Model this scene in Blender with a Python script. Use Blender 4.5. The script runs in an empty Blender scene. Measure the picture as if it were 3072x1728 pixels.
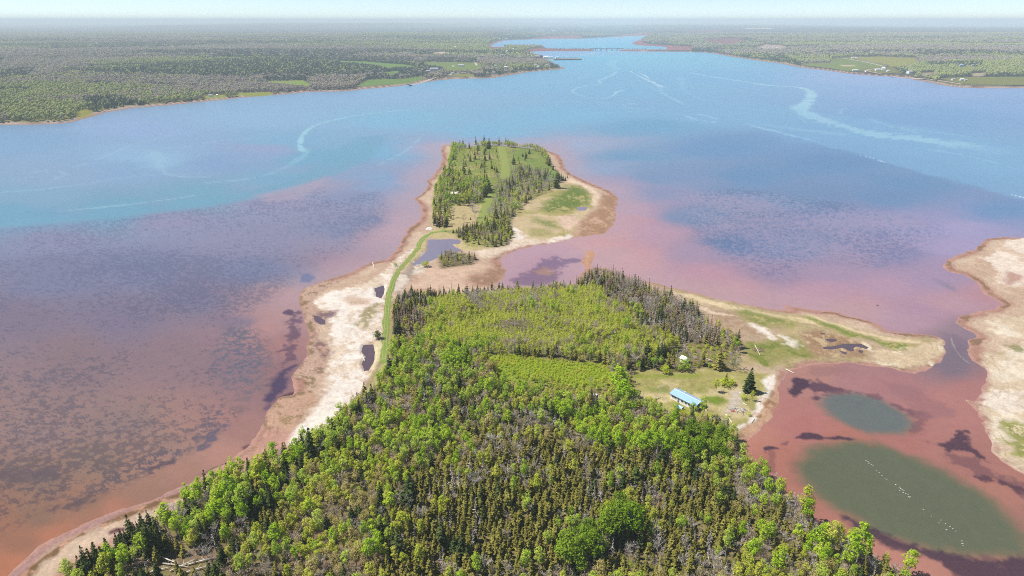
import bpy, math, random
import numpy as np
from mathutils import Vector, Matrix

rnd = random.Random(11)
RNG = np.random.default_rng(7)
scene = bpy.context.scene
COL = scene.collection

# ------------------------------------------------------------------ camera and unprojection of photo points to the ground
CAM_H = 170.0
PITCH = math.radians(21.42)
FPX = 2048.0                      # 24 mm lens on a 36 mm wide frame, photograph 3072 px wide
SP, CP = math.sin(PITCH), math.cos(PITCH)
FR = {  # crops of the photograph in which positions were read: x0, y0, scale
    'F': (0, 0, 1.19255), 'A': (1200, 380, .29814), 'B': (700, 750, .40021), 'C': (1800, 850, .33120),
    'D': (0, 1200, .39752), 'E': (1024, 1200, .39752), 'G': (2048, 1200, .39752), 'H': (2350, 680, .38651),
    'J': (1200, 800, .34938), 'K': (0, 0, .39752), 'K1': (1024, 0, .39752), 'K2': (2048, 0, .39752),
    'L': (1400, 60, .23292), 'M': (2300, 100, .29969), 'N': (1280, 400, .23467), 'P': (0, 300, .59627),
    'Q': (1536, 200, .59627), 'R': (600, 1300, .20704), 'T': (1700, 1350, .26087), 'U': (1960, 1080, .12422),
    'V': (2500, 1340, .22087), 'S': (0, 0, 1.0)}

def src(fr, x, y):
    f = FR[fr]
    return f[0] + x * f[2], f[1] + y * f[2]

def ray(u, v, z=0.0):
    dx, dy = (u - 1536) / FPX, (864 - v) / FPX
    d = (dx, CP + dy * SP, -SP + dy * CP)
    t = (z - CAM_H) / d[2]
    return (d[0] * t, d[1] * t)

def at(fr, x, y, z=0.0):
    u, v = src(fr, x, y)
    return ray(u, v, z)

def photo_px(x, y, z):
    """where a point of the place stands in the photograph (fractions of its width and height), used for wording labels"""
    dz = z - CAM_H
    depth = y * CP - dz * SP
    return 0.5 + x / depth * FPX / 3072, 0.5 - (y * SP + dz * CP) / depth * FPX / 1728

def px_per_m(x, y, z=0):
    return FPX / (y * CP - (z - CAM_H) * SP)

def poly(*items):
    """mix of frame letters and (x, y) read in that frame; 'W' means metres"""
    out, fr = [], 'F'
    for it in items:
        if isinstance(it, str):
            fr = it
        elif fr == 'W':
            out.append(it)
        else:
            out.append(at(fr, *it))
    return np.array(out, dtype=np.float64)

# ------------------------------------------------------------------ numpy helpers
def hash2(ix, iy, seed):
    h = (ix.astype(np.int64) * 374761393 + iy.astype(np.int64) * 668265263 + seed * 144269504) & 0xffffffff
    h = ((h ^ (h >> 13)) * 1274126177) & 0xffffffff
    h = h ^ (h >> 16)
    return (h & 0xffffff) / float(0xffffff)

def vnoise(x, y, seed=0):
    fx, fy = np.floor(x), np.floor(y)
    tx, ty = x - fx, y - fy
    tx = tx * tx * (3 - 2 * tx); ty = ty * ty * (3 - 2 * ty)
    a, b = hash2(fx, fy, seed), hash2(fx + 1, fy, seed)
    c, d = hash2(fx, fy + 1, seed), hash2(fx + 1, fy + 1, seed)
    return (a * (1 - tx) + b * tx) * (1 - ty) + (c * (1 - tx) + d * tx) * ty

def fbm(x, y, scale, octaves=4, seed=0, gain=.5):
    x = x / scale; y = y / scale
    tot, amp, s = 0, 1.0, 0
    for i in range(octaves):
        s = s + amp * vnoise(x + 17.3 * i, y - 9.1 * i, seed + i * 31)
        tot += amp; amp *= gain; x = x * 2.03; y = y * 2.03
    return s / tot

def smooth(a, b, x):
    t = np.clip((x - a) / (b - a), 0, 1)
    return t * t * (3 - 2 * t)

def sdf(pl, X, Y, margin=None):
    """signed distance, positive inside; far from the bounding box only a large negative number"""
    X = np.asarray(X, dtype=np.float64); Y = np.asarray(Y, dtype=np.float64)
    out = np.full(X.shape, -1e6)
    if margin is not None:
        lo, hi = pl.min(0) - margin, pl.max(0) + margin
        sel = (X > lo[0]) & (X < hi[0]) & (Y > lo[1]) & (Y < hi[1])
        if not sel.any():
            return out
        out[sel] = sdf(pl, X[sel], Y[sel])
        return out
    d2 = np.full(X.shape, 1e30); inside = np.zeros(X.shape, bool)
    n = len(pl)
    for i in range(n):
        ax, ay = pl[i]; bx, by = pl[(i + 1) % n]
        ex, ey = bx - ax, by - ay
        L = ex * ex + ey * ey + 1e-9
        px, py = X - ax, Y - ay
        t = np.clip((px * ex + py * ey) / L, 0, 1)
        qx, qy = px - ex * t, py - ey * t
        d2 = np.minimum(d2, qx * qx + qy * qy)
        if ay != by:
            c = ((ay > Y) != (by > Y)) & (X < (bx - ax) * (Y - ay) / (by - ay) + ax)
            inside ^= c
    d = np.sqrt(d2)
    return np.where(inside, d, -d)

def line_dist(pl, X, Y, margin):
    """distance to an open polyline and the position 0..1 along it"""
    X = np.asarray(X, float); Y = np.asarray(Y, float)
    d = np.full(X.shape, 1e6); tt = np.zeros(X.shape)
    lo, hi = pl.min(0) - margin, pl.max(0) + margin
    sel = (X > lo[0]) & (X < hi[0]) & (Y > lo[1]) & (Y < hi[1])
    if not sel.any():
        return d, tt
    x, y = X[sel], Y[sel]
    bd = np.full(x.shape, 1e6); bt = np.zeros(x.shape); n = len(pl) - 1
    for i in range(n):
        ax, ay = pl[i]; ex, ey = pl[i + 1] - pl[i]
        t = np.clip(((x - ax) * ex + (y - ay) * ey) / (ex * ex + ey * ey + 1e-9), 0, 1)
        q = np.hypot(x - ax - ex * t, y - ay - ey * t)
        m = q < bd
        bd = np.where(m, q, bd); bt = np.where(m, (i + t) / n, bt)
    d[sel] = bd; tt[sel] = bt
    return d, tt

def curve(pts, step):
    """Catmull-Rom through points, resampled"""
    P = [np.array(p[:2], float) for p in pts]
    P = [2 * P[0] - P[1]] + P + [2 * P[-1] - P[-2]]
    out = []
    for i in range(1, len(P) - 2):
        p0, p1, p2, p3 = P[i - 1:i + 3]
        n = max(2, int(np.linalg.norm(p2 - p1) / step))
        for k in range(n):
            t = k / n
            out.append(.5 * (2 * p1 + (p2 - p0) * t + (2 * p0 - 5 * p1 + 4 * p2 - p3) * t * t + (3 * p1 - p0 - 3 * p2 + p3) * t ** 3))
    out.append(P[-2])
    return np.array(out)

def lin(c):
    c = np.asarray(c, float) / 255
    return np.where(c <= .04045, c / 12.92, ((c + .055) / 1.055) ** 2.4)

K_LAND = 1.75
K_WATER = 1.52
def alb(*c): return lin(c) / K_LAND
def walb(*c): return lin(c) / K_WATER

# ------------------------------------------------------------------ mesh helpers
def tag(o, label=None, cat=None, group=None, kind=None):
    if label: o['label'] = label
    if cat: o['category'] = cat
    if group: o['group'] = group
    if kind: o['kind'] = kind
    return o

class MB:
    def __init__(self):
        self.v, self.f, self.n = [], [], 0
    def add(self, verts, faces):
        verts = [tuple(p) for p in verts]
        self.v += verts
        self.f += [tuple(i + self.n for i in f) for f in faces]
        self.n += len(verts)
    def box(self, c, s, rz=0.0):
        cx, cy, cz = c; hx, hy, hz = s[0] / 2, s[1] / 2, s[2] / 2
        cr, sr = math.cos(rz), math.sin(rz)
        V = []
        for dz in (-hz, hz):
            for dx, dy in ((-hx, -hy), (hx, -hy), (hx, hy), (-hx, hy)):
                V.append((cx + dx * cr - dy * sr, cy + dx * sr + dy * cr, cz + dz))
        self.add(V, [(3, 2, 1, 0), (4, 5, 6, 7), (0, 1, 5, 4), (1, 2, 6, 5), (2, 3, 7, 6), (3, 0, 4, 7)])
    def tube(self, pts, rads, n=6):
        pts = [Vector(p) for p in pts]
        rings = []
        for i, p in enumerate(pts):
            a = pts[max(i - 1, 0)]; b = pts[min(i + 1, len(pts) - 1)]
            t = (b - a).normalized() if (b - a).length > 1e-6 else Vector((0, 0, 1))
            u = t.cross(Vector((0, 0, 1)))
            if u.length < .05: u = t.cross(Vector((1, 0, 0)))
            u.normalize(); w = t.cross(u)
            rings.append([p + (u * math.cos(2 * math.pi * k / n) + w * math.sin(2 * math.pi * k / n)) * rads[i] for k in range(n)])
        V = [q for r in rings for q in r]
        Fc = []
        for i in range(len(pts) - 1):
            for k in range(n):
                Fc.append((i * n + k, i * n + (k + 1) % n, (i + 1) * n + (k + 1) % n, (i + 1) * n + k))
        Fc.append(tuple(range(n))[::-1]); Fc.append(tuple((len(pts) - 1) * n + k for k in range(n)))
        self.add(V, Fc)
    def gable(self, L, W, z0, rise, over=.3, th=.12, x0=None, x1=None):
        """two pitched roof slabs, ridge along x"""
        x0 = -L / 2 - over if x0 is None else x0; x1 = L / 2 + over if x1 is None else x1
        hw = W / 2 + over
        k = rise / (W / 2)
        ze = z0 - k * over
        for s in (-1, 1):
            V = [(x0, 0, z0 + rise), (x1, 0, z0 + rise), (x1, s * hw, ze), (x0, s * hw, ze)]
            V += [(a, b, c + th) for a, b, c in V]
            self.add(V, [(0, 1, 2, 3), (4, 5, 6, 7), (0, 1, 5, 4), (1, 2, 6, 5), (2, 3, 7, 6), (3, 0, 4, 7)])
    def gable_walls(self, L, W, H, rise):
        x, y = L / 2, W / 2
        V = [(-x, -y, 0), (x, -y, 0), (x, y, 0), (-x, y, 0), (-x, -y, H), (x, -y, H), (x, y, H), (-x, y, H), (-x, 0, H + rise), (x, 0, H + rise)]
        self.add(V, [(0, 1, 5, 4), (2, 3, 7, 6), (1, 2, 6, 9, 5), (3, 0, 4, 8, 7)])
    def quads(self, Q):
        """Q: (n,4,3) array"""
        n = len(Q)
        self.v += [tuple(p) for p in Q.reshape(-1, 3)]
        self.f += [tuple(range(self.n + 4 * i, self.n + 4 * i + 4)) for i in range(n)]
        self.n += 4 * n
    def mesh(self, name, *mats):
        m = bpy.data.meshes.new(name)
        m.from_pydata(self.v, [], self.f)
        for x in mats: m.materials.append(x)
        m.update()
        return m

def link(name, mesh, parent=None, loc=(0, 0, 0), rz=0.0):
    o = bpy.data.objects.new(name, mesh)
    COL.objects.link(o)
    o.location = loc; o.rotation_euler = (0, 0, rz)
    if parent: o.parent = parent
    return o

def empty(name, loc, rz=0.0):
    return link(name, None, None, loc, rz)

def grid_mesh(name, X, Y, Z, keep, mat, colors=None, extra=None):
    """sheet from 2-D arrays; keep: boolean per cell"""
    nr, nc = X.shape
    idx = np.arange(nr * nc).reshape(nr, nc)
    q = np.stack([idx[:-1, :-1], idx[:-1, 1:], idx[1:, 1:], idx[1:, :-1]], -1)[keep]
    used = np.zeros(nr * nc, bool); used[q.ravel()] = True
    remap = np.cumsum(used) - 1
    q = remap[q]
    co = np.stack([X.ravel(), Y.ravel(), Z.ravel()], -1)[used].astype(np.float32)
    me = bpy.data.meshes.new(name)
    me.vertices.add(len(co)); me.vertices.foreach_set('co', co.ravel())
    me.loops.add(q.size); me.loops.foreach_set('vertex_index', q.ravel().astype(np.int32))
    me.polygons.add(len(q))
    me.polygons.foreach_set('loop_start', np.arange(0, q.size, 4, dtype=np.int32))
    me.polygons.foreach_set('use_smooth', np.ones(len(q), bool))
    me.update(calc_edges=True)
    if colors is not None:
        c = np.concatenate([colors.reshape(-1, 3)[used], np.ones((used.sum(), 1))], 1).astype(np.float32)
        at_ = me.color_attributes.new('surface', 'FLOAT_COLOR', 'POINT')
        at_.data.foreach_set('color', c.ravel())
    for k, a in (extra or {}).items():
        at_ = me.attributes.new(k, 'FLOAT', 'POINT')
        at_.data.foreach_set('value', a.ravel()[used].astype(np.float32))
    me.materials.append(mat)
    return me

# ------------------------------------------------------------------ materials
def new_mat(name):
    m = bpy.data.materials.new(name); m.use_nodes = True
    nt = m.node_tree; nt.nodes.clear()
    return m, nt

def N(nt, t, **kw):
    n = nt.nodes.new(t)
    for k, v in kw.items(): setattr(n, k, v)
    return n

def plain(name, col, rough=.8, noise=.25, scale=1.5, metal=0.0, spec=.3):
    m, nt = new_mat(name)
    out = N(nt, 'ShaderNodeOutputMaterial'); b = N(nt, 'ShaderNodeBsdfPrincipled')
    b.inputs['Roughness'].default_value = rough; b.inputs['Metallic'].default_value = metal
    b.inputs['Specular IOR Level'].default_value = spec
    tc = N(nt, 'ShaderNodeTexCoord'); no = N(nt, 'ShaderNodeTexNoise')
    no.inputs['Scale'].default_value = scale; no.inputs['Detail'].default_value = 5
    nt.links.new(tc.outputs['Object'], no.inputs['Vector'])
    mr = N(nt, 'ShaderNodeMapRange'); mr.inputs[1].default_value = .3; mr.inputs[2].default_value = .7
    mr.inputs[3].default_value = 1 - noise; mr.inputs[4].default_value = 1 + noise
    nt.links.new(no.outputs['Fac'], mr.inputs[0])
    mx = N(nt, 'ShaderNodeMix', data_type='RGBA', blend_type='MULTIPLY'); mx.inputs[0].default_value = 1
    mx.inputs[6].default_value = (*col, 1)
    nt.links.new(mr.outputs[0], mx.inputs[7])
    nt.links.new(mx.outputs[2], b.inputs['Base Color'])
    nt.links.new(b.outputs[0], out.inputs[0])
    return m

def leaf_mat(name, ca, cb, transl=.3, spread=.35):
    """foliage: hue by tree, brightness by leaf clump"""
    m, nt = new_mat(name)
    out = N(nt, 'ShaderNodeOutputMaterial')
    oi = N(nt, 'ShaderNodeObjectInfo'); geo = N(nt, 'ShaderNodeNewGeometry')
    mix = N(nt, 'ShaderNodeMix', data_type='RGBA'); mix.inputs[6].default_value = (*ca, 1); mix.inputs[7].default_value = (*cb, 1)
    nt.links.new(oi.outputs['Random'], mix.inputs[0])
    mr = N(nt, 'ShaderNodeMapRange'); mr.inputs[3].default_value = 1 - spread; mr.inputs[4].default_value = 1 + spread
    nt.links.new(geo.outputs['Random Per Island'], mr.inputs[0])
    mul = N(nt, 'ShaderNodeMix', data_type='RGBA', blend_type='MULTIPLY'); mul.inputs[0].default_value = 1
    nt.links.new(mix.outputs[2], mul.inputs[6]); nt.links.new(mr.outputs[0], mul.inputs[7])
    d = N(nt, 'ShaderNodeBsdfDiffuse'); t = N(nt, 'ShaderNodeBsdfTranslucent'); s = N(nt, 'ShaderNodeMixShader')
    s.inputs[0].default_value = transl
    nt.links.new(mul.outputs[2], d.inputs[0]); nt.links.new(mul.outputs[2], t.inputs[0])
    nt.links.new(d.outputs[0], s.inputs[1]); nt.links.new(t.outputs[0], s.inputs[2])
    nt.links.new(s.outputs[0], out.inputs[0])
    return m
# ------------------------------------------------------------------ coast lines
main_coast = poly('S', (-900, 2350), (-260, 1900), (20, 1732), (60, 1689), (119, 1641), (191, 1597), (278, 1560), (358, 1526), (437, 1502), (537, 1458), (580, 1438), (676, 1391), (740, 1350), (775, 1310),
    'B', (225, 1310), (245, 1240), (330, 1110), (450, 1085), (440, 1000), (430, 940), (480, 870), (545, 800), (552, 700), (556, 600), (535, 500), (505, 420), (488, 360), (520, 290), (600, 250), (720, 222), (860, 172), (960, 130), (1060, 85), (1150, 72),
    'A', (0, 1190), (70, 1060), (110, 1000), (190, 950), (215, 880), (205, 780), (150, 730), (200, 690), (280, 610), (275, 550), (330, 500), (390, 420), (430, 320), (412, 240), (430, 187), (510, 182), (600, 215), (800, 195), (1000, 190), (1250, 215), (1400, 230),
    (1510, 248), (1600, 285), (1645, 340), (1665, 420), (1730, 480), (1850, 540), (2000, 600), (2130, 655), (2195, 720), (2180, 790), (2165, 850), (2180, 940), (2120, 1010), (2060, 1080), (1950, 1090), (1760, 1112), (1640, 1150), (1400, 1192), (1200, 1235), (1075, 1285), (1020, 1340), (1030, 1420),
    'J', (905, 25), (880, 110), (850, 152), (900, 180), (1200, 190), (1480, 160), (1530, 110), (1560, 60), (1595, 15),
    'A', (1830, 1360), (1850, 1270), (1890, 1240), (1960, 1250), (1990, 1300), (1930, 1370), (1930, 1420),
    'J', (1720, 0), (1850, 50), (2000, 95), (2200, 145), (2400, 195), (2576, 235),
    'C', (800, 85), (1100, 145), (1400, 205), (1700, 250), 'H', (0, 608), (200, 640), (400, 662), (560, 700), (700, 742), (800, 808), (950, 830), (1130, 840), (1215, 860), (1258, 890), (1270, 985), (1220, 1045), (1100, 1100), (1020, 1140), (850, 1110), (700, 1082), (500, 1056), (300, 1056), (150, 1080), (60, 1130), (10, 1180),
    'C', (1625, 900), (1615, 1000), (1595, 1120), (1535, 1220), (1430, 1330), (1350, 1430),
    'G', (480, 300), (455, 350), (450, 390), (510, 480), (600, 570), (700, 650), (800, 720), (860, 800), (960, 890), (1010, 960), (1100, 1010), (1230, 1055), (1400, 1130), (1480, 1200), (1620, 1285), (1750, 1340), (2100, 1500),
    'S', (3000, 2000), (3100, 2350))
spit_coast = poly('S', (3700, 680), 'H', (1868, 88), (1700, 82), (1570, 97), (1480, 180), (1330, 232), (1250, 272), (1232, 310), (1280, 350), (1400, 372), (1480, 425), (1560, 520), (1690, 600), (1640, 640), (1440, 676), (1370, 700), (1345, 745), (1420, 795), (1490, 850), (1450, 890), (1438, 950), (1462, 1040), (1550, 1100), (1580, 1180), (1550, 1270), (1500, 1370),
    'G', (2140, 0), (2210, 80), (2290, 200), (2320, 330), (2380, 450), (2576, 575), 'S', (3300, 1500), (4200, 1700), (4700, 900))
far_coast = poly('W', (-60000, 900), (-4000, 930), 'K', (-700, 1020), (-250, 965), (0, 945), (180, 942), (420, 935), (570, 920), (700, 876), (800, 850), (1000, 815), (1200, 800), (1500, 770), (1800, 740), (2100, 715), (2350, 692),
    'K1', (0, 690), (200, 670), (400, 655), (560, 628), (760, 602), (1000, 592), (1150, 590), (1250, 570), (1400, 545), (1660, 521), (1690, 517), (1640, 500), (1570, 470), (1560, 445), (1480, 430), (1430, 412), (1390, 408),
    'L', (720, 430), (830, 405), (1000, 400), (1640, 401), (1640, 380), (1060, 372), (1000, 352), (700, 350), (370, 352), (300, 345), (360, 300), (480, 265), (640, 256), (800, 250), (1000, 242), (1500, 240), (1900, 218), (2100, 207), (2330, 197), (2250, 245), (2120, 300), (2190, 325), (2576, 345), (2576, 384), (1960, 384), (1960, 401),
    'K1', (2400, 389), (2576, 390), 'K2', (200, 397), (400, 432), (600, 461), (750, 481), (900, 511), (1100, 533), (1250, 556), (1450, 571), (1650, 582), (1800, 611), (1950, 641), (2100, 661), (2300, 666), (2576, 666), (3300, 672),
    'W', (9000, 1500), (60000, 1500), (60000, 70000), (-60000, 70000))
sea_hole = poly('K2', (560, 187), (1000, 191), (1500, 202), (2100, 205), (2576, 208), (4200, 214), 'W', (70000, 20000), (70000, 80000), (12000, 80000), 'K2', (560, 180))

# forest footprints on the near land (ground level)
forest_poly = poly('S', (-200, 2300), 'D', (560, 1400), (720, 1262), (850, 1180), (1000, 1060), (1100, 1000), (1250, 930), (1400, 830), (1560, 720), (1700, 640), (1900, 560), (2080, 500), (2200, 420), (2350, 325), (2470, 275), (2560, 190),
    'B', (800, 1290), (900, 1180), (1000, 1085), (1080, 960), (1130, 850), (1175, 760), (1185, 650), (1200, 500), (1205, 400), (1290, 350),
    'J', (200, 262), (400, 262), (550, 252), (1000, 215), (1480, 205), (1560, 130), (1620, 80), (1800, 90), (2000, 160), (2300, 290), (2480, 360), (2576, 420),
    'C', (880, 255), (910, 350), (1010, 410), (1110, 490), (1240, 540), (1262, 640), (1250, 770), (1100, 795), (900, 790), (650, 830), (400, 800), (280, 815), (280, 900), (300, 1020), (350, 1110), (480, 1150), (700, 1160), (900, 1190), (1000, 1230), (1150, 1300), (1210, 1340),
    'G', (320, 240), (380, 300), (440, 410), (500, 510), (630, 590), (700, 660), (780, 750), (850, 840), (930, 920), (1000, 1000), (1200, 1070), (1350, 1150), (1450, 1230), (1520, 1300), (1700, 1400), 'S', (2900, 2350))
isle_poly = poly('A', (520, 190), (600, 185), (900, 190), (1250, 210), (1450, 260), (1500, 340), (1560, 450), (1640, 520), (1600, 590), (1500, 660), (1400, 710), (1250, 780), (1210, 840), (1140, 920), (1120, 990), (1160, 1090), (1060, 1205), (880, 1230), (650, 1190), (560, 1100), (330, 1015), (320, 900), (340, 700), (385, 560), (450, 440), (500, 330))
pools = [poly('A', (285, 1130), (580, 1128), (620, 1150), (600, 1185), (530, 1185), (560, 1215), (620, 1240), (600, 1262), (520, 1262), (430, 1290), (380, 1320), (300, 1360), (220, 1385), (140, 1400), (120, 1380), (190, 1330), (230, 1290), (275, 1240), (270, 1180)),
         poly('A', (1775, 812), (1890, 803), (1870, 845), (1790, 842)),
         poly('B', (1060, 285), (1130, 262), (1132, 330), (1110, 365), (1070, 350)),
         poly('B', (975, 712), (1045, 706), (1066, 770), (1050, 850), (1020, 905), (975, 915), (965, 850), (990, 800), (962, 765)),
         poly('B', (598, 490), (640, 492), (690, 530), (690, 555), (660, 562), (620, 535)),
         poly('H', (305, 935), (400, 925), (470, 905), (600, 906), (665, 940), (640, 950), (560, 930), (540, 945), (555, 970), (520, 970), (460, 940), (380, 955), (320, 950)),
         poly('H', (435, 960), (500, 975), (490, 995), (455, 985)), poly('H', (585, 955), (620, 960), (620, 985), (592, 980)),
         poly('H', (300, 872), (400, 868), (440, 885), (370, 902)), poly('H', (290, 825), (330, 822), (325, 838), (298, 838))]

def heights(X, Y):
    """ground height, and the signed distances to the main coast, right spit and far coast"""
    X = np.asarray(X, float); Y = np.asarray(Y, float)
    w1 = fbm(X, Y, 9.0, 3, 5) - .5; w2 = fbm(X, Y, 60.0, 3, 9) - .5
    dm = sdf(main_coast, X, Y, 120.0) + np.clip(5 * w1, -1.6, 1.6)
    ds = sdf(spit_coast, X, Y, 120.0) + np.clip(5 * w1, -1.6, 1.6)
    df = np.full(X.shape, -1e6); m = Y > 850
    df[m] = np.minimum(sdf(far_coast, X[m], Y[m]), -sdf(sea_hole, X[m], Y[m])) + np.where(Y[m] > 3500, 6, 14) * w2[m]
    near = np.maximum(dm, ds)
    land = .75 * (1 - np.exp(-np.maximum(near, 0) / 9.0))
    fo = np.maximum(sdf(forest_poly, X, Y, 40), sdf(isle_poly, X, Y, 40))
    land = land + smooth(-1.5, 7, fo) * 1.3 * smooth(0, 4, near) + np.where(near > 0, (fbm(X, Y, 3.0, 3, 21) - .5) * .18 * smooth(0, 2, near), 0)
    hn = np.where(near > 0, land, np.maximum(near * .06, -1.5))
    for p in pools:
        d = sdf(p, X, Y, 12) + 1.6 * w1
        hn = np.where(d > -1.5, hn * (1 - smooth(-1.5, .3, d)) - .18 * smooth(-.5, .8, d), hn)
    roll = fbm(X, Y, 900, 3, 33)
    dist = np.hypot(X, Y)
    hill = fbm(X + 0 * Y, Y * .6, 5200, 4, 44)
    hf = np.where(df > 0, .9 * smooth(0, 14, df) + 3.6 * smooth(14, 30, df) + 16 * roll * smooth(150, 1200, df) + smooth(9000, 24000, dist) * 80 * smooth(.35, .75, hill) * smooth(14000, -2000, X), np.maximum(df * .04, -1.5))
    return np.maximum(hn, hf), dm, ds, df

# polar sheet of sample points, fine near the camera
slopes = np.concatenate([np.linspace(-1.7, -1.02, 26)[:-1], np.linspace(-1.02, 1.02, 1240), np.linspace(1.02, 1.7, 26)[1:]])
rows_v = np.concatenate([np.linspace(21.2, 40, 66), np.linspace(40, 120, 150)[1:], np.linspace(120, 610, 500)[1:], np.linspace(610, 1000, 24)[1:]]) * 3
ang = PITCH - np.arctan((864 - rows_v) / FPX)
rows_y = CAM_H / np.tan(ang)
GX = slopes[None, :] * rows_y[:, None]; GY = np.repeat(rows_y[:, None], len(slopes), 1)
GH, DM, DS, DF = heights(GX, GY)

def g_at(fr, x, y):
    """point of the ground under a photo position"""
    z = 0.0
    for _ in range(3):
        X, Y = at(fr, x, y, z)
        z = float(max(heights(np.array([X]), np.array([Y]))[0][0], 0.0))
    return X, Y, z

# ------------------------------------------------------------------ colours of the land
NW1 = fbm(GX, GY, 7.0, 4, 3) - .5
NW2 = fbm(GX, GY, 2.2, 3, 13) - .5
NB = fbm(GX, GY, 26.0, 4, 23) - .5
NR = fbm(GX, GY, 4.5, 5, 29, .72) - .5
C = np.empty(GX.shape + (3,)); C[:] = alb(212, 176, 146)

def paint(mask, col):
    global C
    C += (np.asarray(col) - C) * mask[..., None]

def zone(pl, col, soft=1.5, wob=3.0, tex=None, opacity=1.0):
    d = sdf(pl, GX, GY, soft + wob * 1.2 + 1) + wob * 2 * (NW1 + .5 * NW2)
    m = smooth(-soft, soft, d) * opacity
    paint(m, col)
    if tex:
        c2, thr, nz = tex
        paint(m * smooth(thr, thr + .12, nz + .5), c2)

near_land = np.maximum(DM, DS)
nl = near_land > -4
paint(smooth(.45, .62, NB + .5) * .6, alb(226, 198, 168))
# wet red mud beside the water, with olive weed further up
paint(smooth(9, 3, near_land + 5 * NB), alb(190, 136, 116))
paint(smooth(4, 0.5, near_land + 2 * NW1), alb(200, 148, 130))
paint(smooth(2.4, 1.2, np.abs(near_land - 3.0 + 4 * NB)) * smooth(.42, .62, NW1 + .5) * .75, alb(140, 108, 74))
WHITE = alb(250, 238, 226); PALE = alb(236, 214, 190); TAN = alb(214, 178, 146); MUD = alb(178, 124, 92)
# left flats
zone(poly('B', (500, 360), (520, 300), (600, 255), (720, 228), (800, 235), (640, 330), (600, 400), (650, 480), (600, 640), (700, 700), (720, 840), (680, 930), (560, 960), (440, 950), (480, 870), (550, 800), (556, 600)), alb(210, 170, 146), 2, 3, (alb(150, 120, 92), .54, NR))
zone(poly('B', (230, 1310), (250, 1230), (330, 1115), (450, 1090), (600, 1060), (640, 1150), (560, 1210), (480, 1340), (430, 1370)), alb(212, 166, 136), 1.5, 2, (alb(164, 132, 90), .54, NR))
zone(poly('B', (610, 390), (720, 330), (900, 290), (1050, 230), (1180, 110), (1240, 60), (1300, 20), (1340, 0), (1370, 0), (1290, 70), (1210, 160), (1165, 250), (1140, 330), (1130, 420), (1110, 560), (1085, 650), (1075, 690), (970, 700), (955, 820), (970, 930), (1015, 960), (955, 1080), (885, 1160), (780, 1300), (640, 1430), (560, 1480), (400, 1480), (470, 1380), (520, 1290), (560, 1200), (640, 1150), (700, 1050), (720, 950), (690, 880), (720, 780), (730, 680), (740, 560), (690, 480), (640, 440)), PALE, 2.0, 3.5, (WHITE, .46, NB * .6 + NR * .7))
zone(poly('B', (700, 950), (960, 900), (1010, 960), (955, 1080), (885, 1160), (780, 1300), (640, 1430), (560, 1480), (430, 1480), (500, 1370), (640, 1180)), WHITE, 3, 3, (alb(222, 198, 174), .56, NR))
zone(poly('D', (2160, 345), (2250, 210), (2400, 70), (2576, -10), (2576, 175), (2470, 280), (2350, 320), (2240, 355)), WHITE, 1.5, 1.5)
zone(poly('B', (870, 340), (1040, 380), (1040, 420), (880, 420), (820, 380)), alb(212, 170, 136), 3, 3, None, .7)
zone(poly('B', (940, 620), (930, 560), (990, 440), (1060, 400), (1110, 420), (1100, 470), (1010, 580)), alb(150, 142, 92), 2, 5, (PALE, .5, NR), .8)
zone(poly('B', (620, 460), (800, 455), (760, 500), (690, 520), (690, 570), (610, 540)), alb(128, 98, 108), 2, 3, (alb(205, 165, 138), .52, NR), .9)
zone(poly('B', (610, 650), (660, 680), (720, 760), (700, 850), (640, 820), (600, 720)), alb(140, 102, 104), 2, 4, (alb(208, 164, 136), .5, NR), .9)
zone(poly('B', (1060, 690), (1110, 690), (1115, 800), (1075, 900), (1020, 950), (1045, 850), (1070, 770)), alb(236, 222, 180), 1, 1.5)
# olive wrack along the outer rim of the left flats
for pl_, w_ in (([(860, 172), (720, 222), (600, 250), (525, 292), (495, 360), (515, 420), (545, 500), (562, 600), (558, 700), (550, 795), (485, 870), (445, 935), (560, 965), (590, 1020)], 3.4), ([(235, 1310), (250, 1240), (335, 1120), (450, 1088), (570, 1072)], 2.0), ([(235, 1312), (330, 1350), (430, 1365)], 1.2), ([(960, 130), (1060, 92), (1150, 80)], 2.2)):
    d_, t_ = line_dist(curve(poly('B', *pl_), 2), GX, GY, 12)
    paint(smooth(w_, w_ * .4, d_ + 5 * NW1) * smooth(-.04, .04, NR + .01) * .85, alb(142, 116, 76))
# left lower shore
zone(poly('D', (160, 1400), (260, 1310), (330, 1215), (500, 1105), (700, 995), (1000, 880), (1280, 770), (1370, 740), (1340, 700), (1200, 745), (950, 850), (700, 975), (500, 1055), (350, 1165), (200, 1280), (100, 1400)), alb(138, 102, 62), 1.0, 3.0, (alb(204, 152, 120), .49, NR))
zone(poly('D', (20, 1420), (95, 1310), (300, 1130), (480, 1010), (700, 915), (900, 830), (1100, 770), (1350, 660), (1460, 610), (1700, 490), (1850, 420), (1640, 560), (1350, 700), (1150, 760), (940, 850), (700, 965), (500, 1045), (330, 1160), (190, 1290)), alb(188, 142, 136), 1.0, 1.5)
zone(poly('D', (560, 1400), (700, 1230), (1000, 1000), (1250, 880), (1000, 960), (820, 1060), (500, 1240), (330, 1400)), alb(205, 150, 126), 2, 2)
zone(poly('D', (820, 1000), (880, 970), (960, 975), (900, 1010), (830, 1025)), alb(120, 72, 78), 1, 1.5)
zone(poly('D', (1460, 620), (1700, 500), (1900, 400), (2000, 230), (2180, 250), (2160, 350), (2220, 380), (2080, 490), (1800, 600), (1560, 700)), alb(206, 152, 132), 3, 3)
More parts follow.
